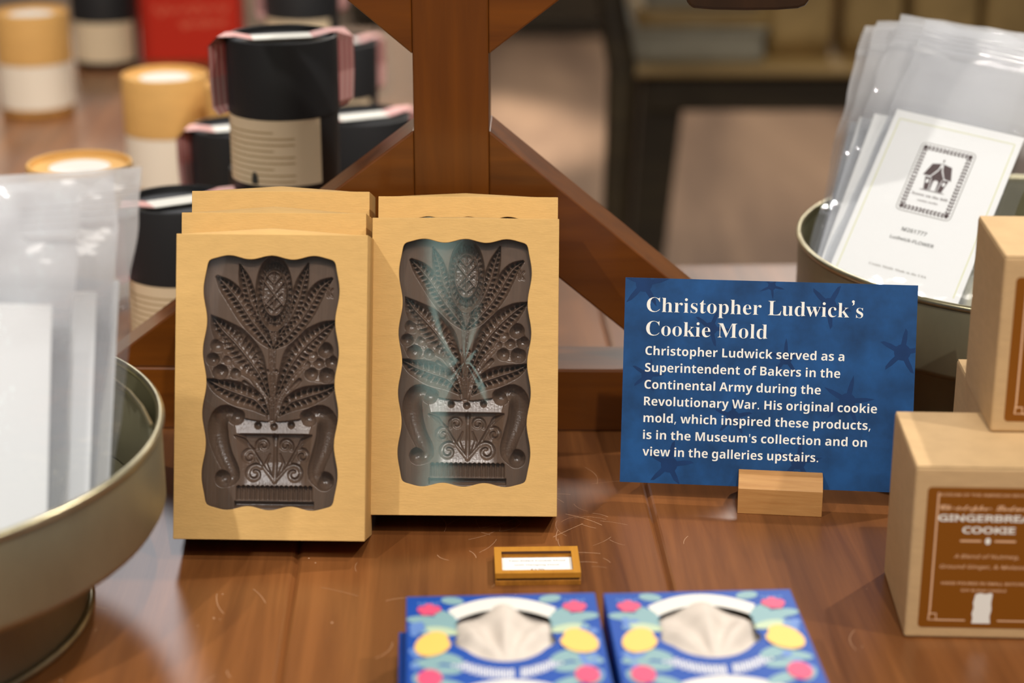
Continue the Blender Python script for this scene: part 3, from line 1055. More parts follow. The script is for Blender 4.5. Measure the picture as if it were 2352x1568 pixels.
def gift_box(loc, yaw, label, printed=True):
    w, l, h = 0.0972, 0.150, 0.0195
    t = thing('gift_box', label, 'box', loc, (0, 0, yaw), 'blue floral boxes at the front')
    vc = l - 0.040                     # centre of the shell window along the box, from its near end
    hole = [(x, vc + y * 1.15) for x, y in shell_outline()]
    mb = window_shell(w, l, h, hole)
    mb.v = [(v[0], v[2], h - v[1]) for v in mb.v]
    mb.build('carton', M['royal'], t, bevel=0.0006, ang=40)
    MB().box(-w / 2 + 0.0009, w / 2 - 0.0009, 0.0009, l - 0.0009, h - 0.0075, h - 0.0065).build('inner_tray', M['kraft_pale'], t)
    if not printed:
        return t
    Z = h + 0.00012

    lift = [0]

    def oval(mb, u, v, ru, rv, rot=0, z=Z, n=20):
        lift[0] += 1
        z = z + lift[0] * 0.000002
        c_, s_ = math.cos(rot), math.sin(rot)
        mb.poly([(u + ru * math.cos(2 * PI * k / n) * c_ - rv * math.sin(2 * PI * k / n) * s_, l - v + ru * math.cos(2 * PI * k / n) * s_ + rv * math.sin(2 * PI * k / n) * c_, z) for k in range(n)])
    # arched white banner, and the larger white panel toward the near end
    b = MB()
    up, dn = [], []
    for k in range(31):
        f = -1 + 2 * k / 30
        up.append((f * 0.0275, l - 0.0035 - 0.0125 * f * f, Z))
        dn.append((f * 0.0245, l - 0.0165 - 0.0115 * f * f, Z))
    b.poly(up + dn[::-1])
    b.build('banner_print', M['white_card'], t)
    b = MB()
    b.poly([(f * 0.034, l - 0.0885 - 0.016 * f * f, Z) for f in [-1 + k / 12 for k in range(25)]] + [(0.034, l - 0.125, Z), (-0.034, l - 0.125, Z)])
    b.build('panel_print', M['white_card'], t)
    # white bubble lettering strokes curving under the window
    s = MB()
    for k in range(22):
        f = -1 + 2 * k / 21
        if 0.08 < f < 0.22:
            continue
        x, v = f * 0.0285, 0.083 - 0.016 * f * f
        for q in (-0.0006, 0.0006):
            s.strip([(x + q, l - v - 0.0046), (x + q + 0.0004, l - v + 0.0046)], 0.0007, Z)
        s.strip([(x - 0.0006, l - v + (0.0040 if k % 2 else -0.0040)), (x + 0.0008, l - v + (0.0040 if k % 2 else -0.0040))], 0.0008, Z)
    s.build('lettering_print', M['ink_white'], t)
    g = MB()
    gg = MB()
    pk = MB()
    for sx in (-1, 1):
        for u, v, a_, ln, wd in ((0.040, 0.026, 8, 0.0085, 0.0026), (0.034, 0.030, 25, 0.010, 0.0026), (0.029, 0.024, 60, 0.009, 0.0026), (0.033, 0.036, -12, 0.010, 0.0032), (0.025, 0.006, 20, 0.006, 0.0024),
                                 (0.030, 0.066, 30, 0.010, 0.003), (0.038, 0.070, -20, 0.009, 0.0026), (0.031, 0.078, 10, 0.009, 0.0026), (0.029, 0.092, 30, 0.010, 0.0026), (0.041, 0.088, 70, 0.008, 0.0024)):
            oval(g, sx * u, v, ln, wd * 1.7, R(a_) * sx)
        gg = MB()
        oval(gg, sx * 0.0310, 0.0385, 0.0085, 0.0040, R(22) * sx, Z + 0.00012)
        gg.build('pale_leaf_print', M['cream_leaf'], t)
        g.build('leaf_print', M['sage'], t)
        g = MB()
        pk = MB()
        for u, v in ((0.037, 0.013), (0.0335, 0.0155), (0.0405, 0.0155), (0.036, 0.0185), (0.039, 0.0185)):
            oval(pk, sx * u, v, 0.0026, 0.0036, 0, Z + 0.00040)
        pk.build('flower_print', M['pink'], t)
        pk = MB()
        oval(pk, sx * 0.0375, 0.086, 0.0060, 0.0085, 0, Z + 0.00040)
        pk.build('flower_print', M['pink'], t)
        ye = MB()
        oval(ye, sx * 0.0372 + (0.001 if sx < 0 else 0.0), 0.052, 0.0078, 0.0128, R(18) * sx, Z + 0.00042)
        oval(ye, sx * 0.0350, 0.056, 0.0066, 0.0100, R(40) * sx, Z + 0.00042)
        ye.build('lemon_print', M['yellow'], t)
    for k in range(26):
        sx = -1 if k % 2 else 1
        u, v = rng.uniform(0.033, 0.0455), rng.uniform(0.03, 0.09)
        oval(s2 := MB(), sx * u, v, 0.0022, 0.0032)
        if k == 0:
            dots = MB()
        dots.add(s2.v, s2.f)
    for k in range(7):
        for sx in (-1, 1):
            oval(dots, sx * (0.0325 + k * 0.0016), 0.0085 + (k % 2) * 0.001, 0.0007, 0.0011)
    tag(dots.build('dot_print', M['paleblue'], t), kind='stuff')
    return t



gy = R(2.9)
gl = at_z(1150, 1362, 0.0405)
gr = at_z(1598, 1354, 0.0405)


def place(pt, yaw, l=0.150):
    return Vector((pt.x + math.sin(yaw) * l, pt.y - math.cos(yaw) * l, 0))


GL, GR = place(gl, gy), place(gr, gy)
gift_box((GL.x - 0.0042, GL.y - 0.0008, T + 0.0002), gy, 'plain-edged blue box peeping out underneath the floral box below the price tag', False)
gift_box((GL.x, GL.y, T + 0.0202), gy, 'blue floral box with lemons and a shell window, straight below the price tag')
gift_box((GR.x + 0.0003, GR.y, T + 0.0002), gy, 'blue box hidden underneath the floral box closer to the candle boxes', False)
gift_box((GR.x + 0.0006, GR.y, T + 0.0202), gy, 'blue floral box with lemons and a shell window, closer to the candle boxes')


def shell_cookie(loc, yaw, label):
    n, k = 96, 16
    out = shell_outline(1.14)
    vs, fs = [], []
    for q in range(k + 1):
        for (x, y) in out:
            f = q / k
            px_, py_ = x * f, y * 1.15 * f
            a_ = math.atan2(px_, py_ + 0.031)
            rr = math.hypot(px_, py_ + 0.031)
            z = 0.0078 * (1 - f ** 3) + 0.0022 * math.cos(a_ * 12) * min(1, rr / 0.03) * (1 - f ** 6) + 0.0022 * noise.noise(Vector((px_ * 90, py_ * 60, loc[0] * 50)))
            vs.append((px_, py_, z))
    for q in range(k):
        for i in range(n):
            j = (i + 1) % n
            fs.append((q * n + i, q * n + j, (q + 1) * n + j, (q + 1) * n + i))
    vs += [(x, y * 1.15, -0.0003) for x, y in out]
    fs += [(k * n + i, k * n + (i + 1) % n, (k + 1) * n + (i + 1) % n, (k + 1) * n + i) for i in range(n)]
    fs.append(tuple((k + 1) * n + i for i in range(n)))
    o = MB().add(vs, fs).build('shell_cookie', M['cream'], None, True, ang=60)
    o.location = loc
    o.rotation_euler = (0, 0, yaw)
    return tag(o, label, 'cookie', 'cream shells in the blue boxes')


for B, lab in ((GL, 'cream ribbed shell in the window of the blue box below the price tag'), (GR, 'cream ribbed shell in the window of the blue box closer to the candle boxes')):
    l_ = 0.150 - 0.0415
    shell_cookie((B.x - math.sin(gy) * l_, B.y + math.cos(gy) * l_, T + 0.0202 + 0.0135), gy, lab)


# ------------------------------------------------------------------ kraft candle boxes on the right
def candle_box(loc, yaw, label):
    w, d, h = 0.080, 0.079, 0.0995
    t = thing('candle_box', label, 'box', loc, (0, 0, yaw), 'kraft boxes with a rust label')
    MB().box(-w / 2, w / 2, 0, d, 0, h - 0.0006).build('carton', M['kraft_pale'], t, bevel=0.0016, seg=3)
    MB().box(-w / 2 + 0.0004, w / 2 - 0.0004, 0.0002, d - 0.0015, h - 0.0006, h).build('lid', M['kraft_pale'], t, bevel=0.0003)
    # label wrapped on the front: rounded rectangle
    lw, lh, z0, r = 0.0665, 0.0815, 0.0065, 0.0022
    pts = []
    for cx, cz, a0 in ((lw / 2 - r, z0 + lh - r, 0), (-lw / 2 + r, z0 + lh - r, 90), (-lw / 2 + r, z0 + r, 180), (lw / 2 - r, z0 + r, 270)):
        for k in range(6):
            a_ = R(a0 + 18 * k)
            pts.append((cx + r * math.cos(a_), -0.00012, cz + r * math.sin(a_)))
    lb = MB().poly(pts).build('label', M['rust'], t)
    k = MB()
    top = z0 + lh
    text(k, 'MUSEUM OF THE AMERICAN REVOLUTION', 0.0030, 0, top - 0.0049, 'sans', 'CENTER', 0.056, 0.012)
    lx = lw / 2 - 0.0058
    for sx in (-1, 1):
        k.strip([(sx * lx, top - 0.0030), (sx * lx, z0 + 0.0105)], 0.0009, 0)
        k.strip([(sx * lx, z0 + 0.0105), (sx * (lx + 0.0005), z0 + 0.0045), (sx * (lx - 0.0035), z0 + 0.0045), (sx * (lx - 0.0035), z0 + 0.0082), (sx * (lx - 0.0002), z0 + 0.0082)], 0.0008, 0)
        k.strip([(sx * (lx - 0.0035), z0 + 0.0045), (sx * 0.0085, z0 + 0.0045)], 0.0008, 0)
        k.strip([(sx * 0.0035, top - 0.0305), (sx * 0.0145, top - 0.0305)], 0.0011, 0)
    text(k, mathbold('Christopher Ludwick', 0x1D4D0, 0x1D4EA) + '′' + mathbold('s', 0x1D4D0, 0x1D4EA), 0.0066, 0, top - 0.0128, 'math', 'CENTER', 0.053, 0.014)
    text(k, 'A Blend of Nutmeg,', 0.0044, 0, top - 0.0405, 'sans', 'CENTER', 0.034, 0.004, shear=0.2)
    text(k, 'Ground Ginger, & Molasses', 0.0044, 0, top - 0.0465, 'sans', 'CENTER', 0.048, 0.004, shear=0.2)
    text(k, 'HAND POURED IN SMALL BATCHES', 0.0034, 0, top - 0.0560, 'sans', 'CENTER', 0.045, 0.01)
    text(k, 'SOY BLEND CANDLE', 0.0030, 0, top - 0.0600, 'sans', 'CENTER', 0.024, 0.01)
    xz(k, -0.0002).build('small_print', M['rust_ink'], lb)
    k = MB()
    text(k, 'GINGERBREAD', 0.0074, 0, top - 0.0192, 'sans', 'CENTER', 0.0535, 0.022)
    text(k, 'COOKIE', 0.0074, 0, top - 0.0260, 'sans', 'CENTER', 0.0275, 0.022)
    k.poly([(0.0015 * math.cos(q * PI / 5), top - 0.0305 + 0.0020 * math.sin(q * PI / 5), 0) for q in range(10)])
    xz(k, -0.00022).build('bold_print', M['ink_white'], lb)
    k = MB()
    # little pale tower emblem at the bottom of the label
    em = [(-0.0050, z0 + 0.0028), (-0.0046, z0 + 0.0060), (-0.0052, z0 + 0.0085), (-0.0044, z0 + 0.0120), (-0.0049, z0 + 0.0150), (-0.0040, z0 + 0.0200), (-0.0015, z0 + 0.0208),
          (0.0010, z0 + 0.0202), (0.0042, z0 + 0.0209), (0.0050, z0 + 0.0200), (0.0045, z0 + 0.0150), (0.0050, z0 + 0.0110), (0.0043, z0 + 0.0070), (0.0049, z0 + 0.0028)]
    k.poly([(x, z, 0) for x, z in em])
    xz(k, -0.00022).build('tower_emblem', M['ink_white'], lb)
    return t


cyw = R(-2.4)


def cb(px, py, z, label, dx=0.0):
    p = at_z(px, py, z)
    o = Vector((0.040 * math.cos(cyw), 0.040 * math.sin(cyw)))
    candle_box((p.x + o.x + dx, p.y + o.y, T + z + 0.0002), cyw, label)
    return p


cb(2076, 1464, 0, 'kraft candle box on the table with its rust gingerbread label in full view')
cb(2274, 993, 0.0998, 'kraft candle box stacked on top of the other two')
p3 = at_z(2198, 822, 0.0998)
bk = Vector((p3.x + 0.040 * math.cos(cyw) + 0.079 * math.sin(cyw), p3.y + 0.040 * math.sin(cyw) - 0.079 * math.cos(cyw), 0))
candle_box((bk.x, bk.y, T + 0.0002), cyw, 'kraft candle box at the back, only its corner showing between the others')


# ------------------------------------------------------------------ footed tins
TR = 0.175


def tin(loc, label):
    t = thing('footed_tin', label, 'tin', loc, (0, 0, R(20)), 'footed tins holding zip bags')
    R_ = TR
    MB().lathe([(0.0005, 0.0595), (R_ - 0.007, 0.0595), (R_ - 0.0008, 0.064), (R_ - 0.0008, 0.108), (R_, 0.108), (R_, 0.0635), (R_ - 0.003, 0.0585), (R_ - 0.012, 0.057), (0.0005, 0.057)], 128).build('bowl', M['tin'], t, True, ang=50)
    MB().lathe([(R_ - 0.0003 + 0.0022 * math.cos(a_), 0.109 + 0.0022 * math.sin(a_)) for a_ in [2 * PI * k / 12 for k in range(12)]], 128, True).build('rim', M['rim'], t, True, ang=80)
    MB().lathe([(0.122, 0.0572), (0.125, 0.0572), (0.129, 0.004), (0.1305, 0.0005), (0.1265, 0.0005), (0.1255, 0.004)], 128, True).build('foot', M['tin'], t, True, ang=50)
    MB().lathe([(0.1305 + 0.0022 * math.cos(a_), 0.0026 + 0.0022 * math.sin(a_)) for a_ in [2 * PI * k / 12 for k in range(12)]], 128, True).build('foot_bead', M['rim'], t, True, ang=80)
    return t


LT = Vector((-0.362 / 1, 0, 0))
ltc = at_z(-404, 995, 0.110)
rtc = at_z(2410, 545, 0.110) + Vector((0, -0.006, 0))
tin((ltc.x, ltc.y, T), 'shiny footed tin beside the row of three kraft boxes, holding clear bags')
tin((rtc.x, rtc.y, T), 'olive footed tin behind the blue card, holding bags of white cards')
# bent sheet of metal standing inside the left tin
dv = MB()
dpts = [at_z(px, py, 0.1085) for px, py in ((60, 842), (150, 840), (215, 850), (262, 872), (300, 902), (328, 936), (350, 980))]
n = len(dpts) - 1
vs = []
for p in dpts:
    for z, yy in ((0.0605, 0), (0.1075, 0), (0.1085, 0.0008), (0.1075, 0.0016), (0.0605, 0.0016)):
        vs.append((p.x - yy * 0.6, p.y - yy, T + z))
fs = []
for k in range(n):
    for q in range(5):
        fs.append((k * 5 + q, k * 5 + (q + 1) % 5, (k + 1) * 5 + (q + 1) % 5, (k + 1) * 5 + q))
fs += [(0, 1, 2, 3, 4), tuple(n * 5 + q for q in range(5))]
dvo = dv.add(vs, fs).build('metal_divider', M['tin_pale'], None, True, ang=40)
MB().tube([p + Vector((-0.0005, -0.0008, 0.0004)) for p in dpts], 0.0015, 10).build('rolled_edge', M['rim'], dvo, True)
tag(dvo, 'curved metal divider sheet standing inside the tin beside the kraft boxes', 'divider')


# ------------------------------------------------------------------ clear zip bags and their white cards
def bag(Mw, w, h, label, group, seed, thick=0.004, wr=0.0035, sc_=1.0, mk_='bag', flare=0.0, tilt=0.0):
    t = thing('zip_bag', label, 'bag', Mw.to_translation(), Mw.to_3x3(), group)
    t.scale = (sc_, sc_, sc_)
    nx_, nz_ = 30, 56
    mb = MB()
    for sgn in (-1, 1):
        vs = []
        for j in range(nz_ + 1):
            for i in range(nx_ + 1):
                fx, fz = i / nx_, j / nz_
                x = (fx - 0.5) * w
                z = fz * h
                e = (1 - (2 * fx - 1) ** 4) * min(1, fz * 9) * min(1, (1 - fz) * 5)
                top = max(0, fz - 0.55) / 0.45
                nn = noise.noise(Vector((x * 26 + seed, z * 20, seed * 3.1))) + 0.55 * noise.noise(Vector((x * 70, z * 46 + seed, sgn * 2.0 + seed)))
                y = sgn * thick * e + nn * wr * (0.25 + 1.1 * top) * min(1, fz * 6)
                ex = noise.noise(Vector((seed, z * 32, 5.0))) * 0.0036 * (1 if fx > 0.5 else -1) * abs(2 * fx - 1) ** 3
                vs.append((x + ex + flare * fz * fx, y + sgn * 0.00025, z + tilt * fx * fz))
        mb.add(vs, [(j * (nx_ + 1) + i, j * (nx_ + 1) + i + 1, (j + 1) * (nx_ + 1) + i + 1, (j + 1) * (nx_ + 1) + i) for j in range(nz_) for i in range(nx_)])
    mb.build('pouch', M[mk_], t, True, ang=70)
    # press-seal strips near the mouth follow the same wrinkles
    zp = MB()
    for z0, z1 in ((h * 0.870, h * 0.892), (h * 0.905, h * 0.909), (h * 0.921, h * 0.925), (h * 0.937, h * 0.941), (h * 0.953, h * 0.957)):
        pts = []
        for i in range(nx_ + 1):
            x = (i / nx_ - 0.5) * w * 0.995 + flare * i / nx_ * z0 / h
            nn = noise.noise(Vector((x * 26 + seed, z0 * 20, seed * 3.1)))
            pts.append((x, nn * wr * 1.0 - 0.0024, z0 + tilt * (i / nx_) * z0 / h))
        vs = [(p[0], p[1], p[2]) for p in pts] + [(p[0], p[1] - 0.0004, p[2] + (z1 - z0)) for p in pts]
        m_ = nx_ + 1
        zp.add(vs, [(i, i + 1, m_ + i + 1, m_ + i) for i in range(nx_)])
    zp.build('zip_seal', M['zip'], t, True)
    return t


def insert_card(Mw, w, h, label, group, sc_=1.0, drop=0.0):
    t = thing('insert_card', label, 'card', Mw.to_translation(), Mw.to_3x3(), group)
    t.scale = (sc_, sc_, sc_)
    MB().box(-w / 2, w / 2, -0.0004, 0.0004, -drop, h).build('sheet', M['paper'], t)
    return t


# front bag of the right tin: orientation read from its printed card
e1 = Vector((114, -34.5, 54)).normalized()       # along the card's width, in camera axes (right, up, towards camera)
e2 = Vector((75, 158, -62)).normalized()         # up the card
e2 = (e2 - e1 * e1.dot(e2)).normalized()
e3 = e1.cross(e2)                                 # out of the card, toward the viewer
CR = Matrix.Rotation(PI / 2 - PITCH, 3, 'X')
ax, az, ay = CR @ e1, CR @ e2, -(CR @ e3)
RB = Matrix((ax, ay, az)).transposed()
Wc, Hc = 0.0860, 0.1290
SCB = 1.075
zc = 1.262 * SCB                                        # distance of the card along the view axis


def cam_pt(px, py, dep):
    return Vector((0, 0, T + CAMH)) + ray(px, py) * dep


lg = cam_pt(2162, 420, zc)                        # centre of the emblem


def frame_at(origin):
    return Matrix.Translation(origin) @ RB.to_4x4()


# the emblem's centre sits 0.005 left of the card's middle and 0.088 above its lower edge
card_o = lg - (ax * 0.0035 + az * 0.0830) * SCB
cf = frame_at(card_o)
gname = 'white cards in the olive tin'
bname = 'clear bags in the olive tin'
fc = insert_card(cf, Wc, Hc, 'white card with a dark house emblem in the tin behind the blue card', gname, SCB, 0.010)
LO = -0.00048
ln = MB()
bx_, b0, b1 = Wc / 2 - 0.0042, 0.005, Hc - 0.0065
for a_, b_ in (((-bx_, b0), (-bx_, b1)), ((-bx_, b1), (bx_, b1)), ((bx_, b1), (bx_, b0))):
    ln.strip([a_, b_], 0.0005, 0)
xz(ln, LO).build('border_print', M['ink_green'], fc)
lgz = 0.0830
em = MB()
# rounded frame line
fw, fh, rr = 0.0181, 0.0262, 0.003
loop = []
for cx, cz, a0 in ((fw - rr, fh - rr, 0), (-fw + rr, fh - rr, 90), (-fw + rr, -fh + rr, 180), (fw - rr, -fh + rr, 270)):
    for k in range(5):
        a_ = R(a0 + 22.5 * k)
        loop.append((cx + rr * math.cos(a_), lgz + cz + rr * math.sin(a_)))
em.strip(loop + [loop[0], loop[1]], 0.0005, 0)
xz(em, LO).build('emblem_frame', M['ink_grey'], fc)
em = MB()
# leafy border: little chevrons all round
fx_, fz_ = 0.0150, 0.0230


def sprig(x, z, dx, dz, s=1.0):
    dx, dz = dx * 1.5, dz * 1.5
    nx_, nz_ = -dz * 0.95, dx * 0.95
    for q in (-1, 1):
        em.poly([(x, z, 0), (x + dx * 0.0011 + q * nx_ * 0.0004, z + dz * 0.0011 + q * nz_ * 0.0004, 0), (x - dx * 0.0003 + q * nx_ * 0.0014, z - dz * 0.0003 + q * nz_ * 0.0014, 0), (x - dx * 0.0006 + q * nx_ * 0.0008, z - dz * 0.0006 + q * nz_ * 0.0008, 0)])


for k in range(13):
    f = -1 + 2 * k / 12
    for sx in (-1, 1):
        sprig(f * fx_, lgz + sx * fz_, 1 if f < 0 else -1, 0)
for k in range(19):
    f = -1 + 2 * k / 18
    for sx in (-1, 1):
        sprig(sx * fx_, lgz + f * fz_, 0, 1 if f > 0 else -1)
for sx in (-1, 1):
    for sz in (-1, 1):
        em.poly([(sx * fx_ + 0.0016 * (1 if q % 2 else 0.5) * math.cos(q * PI / 4), lgz + sz * fz_ + 0.0016 * (1 if q % 2 else 0.5) * math.sin(q * PI / 4), 0) for q in range(8)])
# the house: roof slopes, gable, two wall pieces with round windows and an arched doorway left open


def hp(pts):
    em.poly([(x * 0.001, lgz + 0.0008 + z * 0.001, 0) for x, z in pts])


hp([(-6.5, 11.4), (-0.7, 12.6), (-1.6, 8.0), (-5.0, 2.2), (-9.8, 2.0)])
hp([(0.7, 12.6), (6.5, 11.4), (9.2, 1.4), (4.6, 2.0), (1.6, 8.0)])
hp([(0.0, 10.6), (1.3, 6.6), (4.2, 1.6), (3.4, 0.4), (-3.4, 0.4), (-4.4, 1.8), (-1.3, 6.6)])
hp([(-3.4, 0.5), (3.4, 0.5), (3.1, -1.6), (1.7, -1.6), (1.2, -0.7), (0, -0.2), (-1.2, -0.7), (-1.7, -1.6), (-3.1, -1.6)])
for sx in (-1, 1):
    hp([(sx * 3.1, -1.6), (sx * 1.7, -1.6), (sx * 1.7, -8.2), (sx * 2.5, -8.2)])
    hp([(sx * 7.8, 1.2), (sx * 3.9, 0.9), (sx * 3.0, -8.2), (sx * 6.0, -8.2)])
hp([(-8, -8.5), (8, -8.5), (8, -9.0), (-8, -9.0)])
ew = MB()
for sx in (-1, 1):
    ew.poly([(sx * 0.0055 + 0.0010 * math.cos(q * PI / 6), lgz - 0.0012 + 0.0016 * math.sin(q * PI / 6), 0) for q in range(12)])
xz(ew, LO - 0.00009).build('emblem_window', M['paper'], fc)
em.strip([(0, lgz + 0.0125), (0, lgz + 0.0155)], 0.0004, 0)
em.poly([(0.0007 * math.cos(q * PI / 4), lgz + 0.0160 + 0.0007 * math.sin(q * PI / 4), 0) for q in range(8)])
text(em, mathbold('house on the hill'), 0.0042, 0, lgz - 0.0128, 'math', 'CENTER', 0.0235, 0.0)
text(em, mathbold('cookie molds'), 0.0030, 0, lgz - 0.0168, 'math', 'CENTER', 0.0135, 0.0)
xz(em, LO - 0.00004).build('house_emblem', M['ink'], fc)
em = MB()
text(em, 'M261777', 0.0056, -0.0005, lgz - 0.0405, 'sans', 'CENTER', 0.0165, 0.012)
text(em, 'Ludwick-FLOWER', 0.0050, 0.0005, lgz - 0.0475, 'sans', 'CENTER', 0.0290, 0.012)
xz(em, LO).build('product_lettering', M['ink_black'], fc)
em = MB()
text(em, mathbold('Cookie Molds Made in the USA'), 0.0036, -0.001, lgz - 0.0695, 'math', 'CENTER', 0.038, 0.0)
xz(em, LO).build('small_lettering', M['ink_grey'], fc)
# bags: the front one round its card and more fanned out behind to the left
bag(frame_at(card_o - az * 0.014 + ax * 0.004 + ay * 0.0005), 0.106, 0.216, 'clear zip bag around the printed house card in the olive tin', bname, 1.3, wr=0.0028, sc_=SCB, mk_='bag_clear')
for k, (dx, dy, dz, rl, lb) in enumerate(((-0.012, 0.015, 0.004, -3, 'second'), (-0.018, 0.026, 0.008, -6, 'third'), (-0.020, 0.037, 0.012, -9, 'rearmost'))):
    o_ = card_o + ax * dx + ay * dy + az * dz
    fm = frame_at(o_) @ Matrix.Rotation(R(rl), 4, 'Y')
    insert_card(fm, Wc, Hc, 'plain white card in the %s clear bag behind the printed house card' % lb, gname, SCB)
    bag(fm @ Matrix.Translation((0.003, 0.0005, -0.006)), 0.106, 0.216, '%s clear zip bag in the olive tin, counting the house card bag first' % lb, bname, 4.1 + 2.3 * k, wr=0.0028, sc_=SCB)

# left tin: three bags leaning together
gname = 'white cards in the tin beside the kraft boxes'
bname = 'clear bags in the tin beside the kraft boxes'
lb0 = Vector((-0.284, 0.904, T + 0.0632))
for k, (dx, dy, dz, rz, rl, lean, lb) in enumerate(((-0.006, -0.022, 0.0, 9, -5.0, 10, 'nearest'), (0.006, 0.002, 0.0, 6, -5.0, 11, 'middle'), (0.012, 0.024, 0.0, 3, -5.0, 12, 'farthest'))):
    fm = Matrix.Translation(lb0 + Vector((dx, dy, dz))) @ Matrix.Rotation(R(rz), 4, 'Z') @ Matrix.Rotation(R(-lean), 4, 'X') @ Matrix.Rotation(R(-rl), 4, 'Y')
    insert_card(fm @ Matrix.Translation((0.006 if k == 0 else 0.010, 0, 0.004)), 0.100, 0.135, 'plain white card in the %s clear bag of the tin beside the kraft boxes' % lb, gname)
    bag(fm, 0.126, 0.180, '%s clear zip bag standing in the tin beside the kraft boxes' % lb, bname, 11.7 + 1.9 * k, 0.006, wr=0.0055, flare=0.005, tilt=0.018)


# ------------------------------------------------------------------ canisters behind
def canister(px, top_py, zt, label, colour, rot=0.0, band=True, R_=0.0415, h=0.115, text_lines=False, lab='label', strip_rot=R(20)):
    c = at_z(px, top_py, zt)
    t = thing('canister', label, 'canister', (c.x, c.y, T + zt - h + 0.0002), (0, 0, rot), 'card tube canisters')
    lh = 0.056
    MB().lathe([(0.0003, 0.0004), (R_ - 0.002, 0.0004), (R_ - 0.0008, 0.002), (R_ - 0.0008, h - lh), (0.0003, h - lh)], 64).build('tube', M[colour], t, True, ang=40)
    MB().lathe([(0.0003, h - 0.0045), (R_ - 0.0030, h - 0.0045), (R_ - 0.0026, h - 0.0006), (R_ - 0.0016, h), (R_ - 0.0004, h - 0.0006), (R_, h - 0.002), (R_, h - lh), (R_ - 0.0008, h - lh)], 64).build('lid', M[colour], t, True, ang=40)
    a0, a1 = (R(180), R(322)) if colour == 'black_tube' else (R(130), R(410))
    lb = MB().lathe([(R_ - 0.0004, 0.009), (R_ - 0.0004, h - lh - 0.0006)], 48, False, a0, a1).build('label', M[lab], t, True)
    if text_lines:
        tl = MB()
        for k in range(9):
            z = h - lh - 0.009 - 0.0046 * k
            b0 = a0 + R(14)
            b1 = a0 + R(112 if k % 3 else 90)
            q = 26
            vs = []
            for i in range(q + 1):
                aa = b0 + (b1 - b0) * i / q
                for zz in (z, z - 0.0011):
                    vs.append(((R_ - 0.0002) * math.cos(aa), (R_ - 0.0002) * math.sin(aa), zz))
            tl.add(vs, [(2 * i, 2 * i + 1, 2 * i + 3, 2 * i + 2) for i in range(q)])
        tl.build('fine_print', M['ink_tan'], lb)
        ic = MB()
        aa = a0 + R(68)
        for z0, z1, dw in ((0.010, 0.0165, 0.0028), (0.0165, 0.019, 0.0016)):
            vs = []
            for s_ in (-1, 1):
                for zz in (z0, z1):
                    vs.append(((R_ - 0.0001) * math.cos(aa + s_ * dw / R_), (R_ - 0.0001) * math.sin(aa + s_ * dw / R_), zz))
            ic.add(vs, [(0, 1, 3, 2)])
        ic.build('emblem', M['ink_black'], lb)
    if colour == 'black_tube' and band:
        # paper seal: white across the lid, striped pink down both sides
        for nm, mt, rng_ in (('seal_strip', 'ink_white', None), ('seal_tail', 'pink_stripe', 1), ('seal_tail', 'pink_stripe', -1)):
            if rng_ is None:
                path = [(-0.022, h - 0.0020), (0.022, h - 0.0020)]
            else:
                s_ = rng_
                path = [(s_ * 0.022, h - 0.0020), (s_ * (R_ - 0.006), h + 0.001), (s_ * (R_ + 0.003), h + 0.001), (s_ * (R_ + 0.0062), h - 0.006), (s_ * (R_ + 0.0062), h - 0.03), (s_ * (R_ + 0.0050), h - 0.052), (s_ * (R_ + 0.0008), h - 0.057)]
            vs = []
            for q_, (x, z) in enumerate(path):
                tw = 0.0 if rng_ is None or q_ < 2 else R(48) * min(1, (q_ - 1) / 2)
                for y in (-0.010, 0.010):
                    xx, yy = x, y * math.cos(tw)
                    if rng_ is not None and tw:
                        xx = x + y * math.sin(tw)
                    vs.append((xx * math.cos(strip_rot) - yy * math.sin(strip_rot), xx * math.sin(strip_rot) + yy * math.cos(strip_rot), z))
            m_ = len(path)
            top_ = [(v[0], v[1], v[2] + 0.0004) for v in vs]
            fs = []
            for i in range(m_ - 1):
                fs += [(2 * i, 2 * i + 1, 2 * i + 3, 2 * i + 2), (2 * m_ + 2 * i, 2 * m_ + 2 * i + 2, 2 * m_ + 2 * i + 3, 2 * m_ + 2 * i + 1)]
            MB().add(vs + top_, fs).build(nm, M[mt], t)
    if colour == 'tan_tube':
        MB().lathe([(0.0003, h - 0.0040), (R_ * 0.58, h - 0.0040), (R_ * 0.58, h - 0.0044)], 40).build('lid_sticker', M['white_card'], t)
    return t


canister(646, 78, 0.2302, 'black canister with beige label of fine print, on top of its stack', 'black_tube', R(-6), text_lines=True)
canister(648, 380, 0.115, 'black canister at the bottom of the stack, hidden behind the kraft boxes', 'black_tube', R(-6), band=False)
canister(410, 456, 0.115, 'black canister with white seal strip between clear bag and kraft boxes', 'black_tube', R(8), text_lines=True, strip_rot=R(22))
canister(378, 168, 0.115, 'tan canister with cream label between the clear bags and the stacked black canisters', 'tan_tube', 0, lab='label_white')
canister(182, 372, 0.115, 'tan canister whose rim just shows above the clear bags', 'tan_tube', 0, lab='label_white')
canister(70, 24, 0.115, 'tan canister with cream label next to the far dark canister', 'tan_tube', 0, lab='label_white')
canister(234, -62, 0.115, 'dark canister with beige label far back beside the red box', 'black_tube', R(15), band=False)
canister(548, 288, 0.115, 'black canister behind the stack, its striped seal beside the tan canister', 'black_tube', R(0))
canister(832, 262, 0.115, 'black canister behind the stack at the foot of the brace', 'black_tube', R(5))
canister(775, 92, 0.115, 'black canister farther back, white seal strip beside the stand', 'black_tube', R(4))
canister(690, -84, 0.172, 'black canister behind the tall one, its lid above the picture edge', 'black_tube', R(0), h=0.172)
canister(574, 190, 0.115, 'tan canister behind the striped seals, mostly hidden', 'tan_tube', 0, lab='label_white')

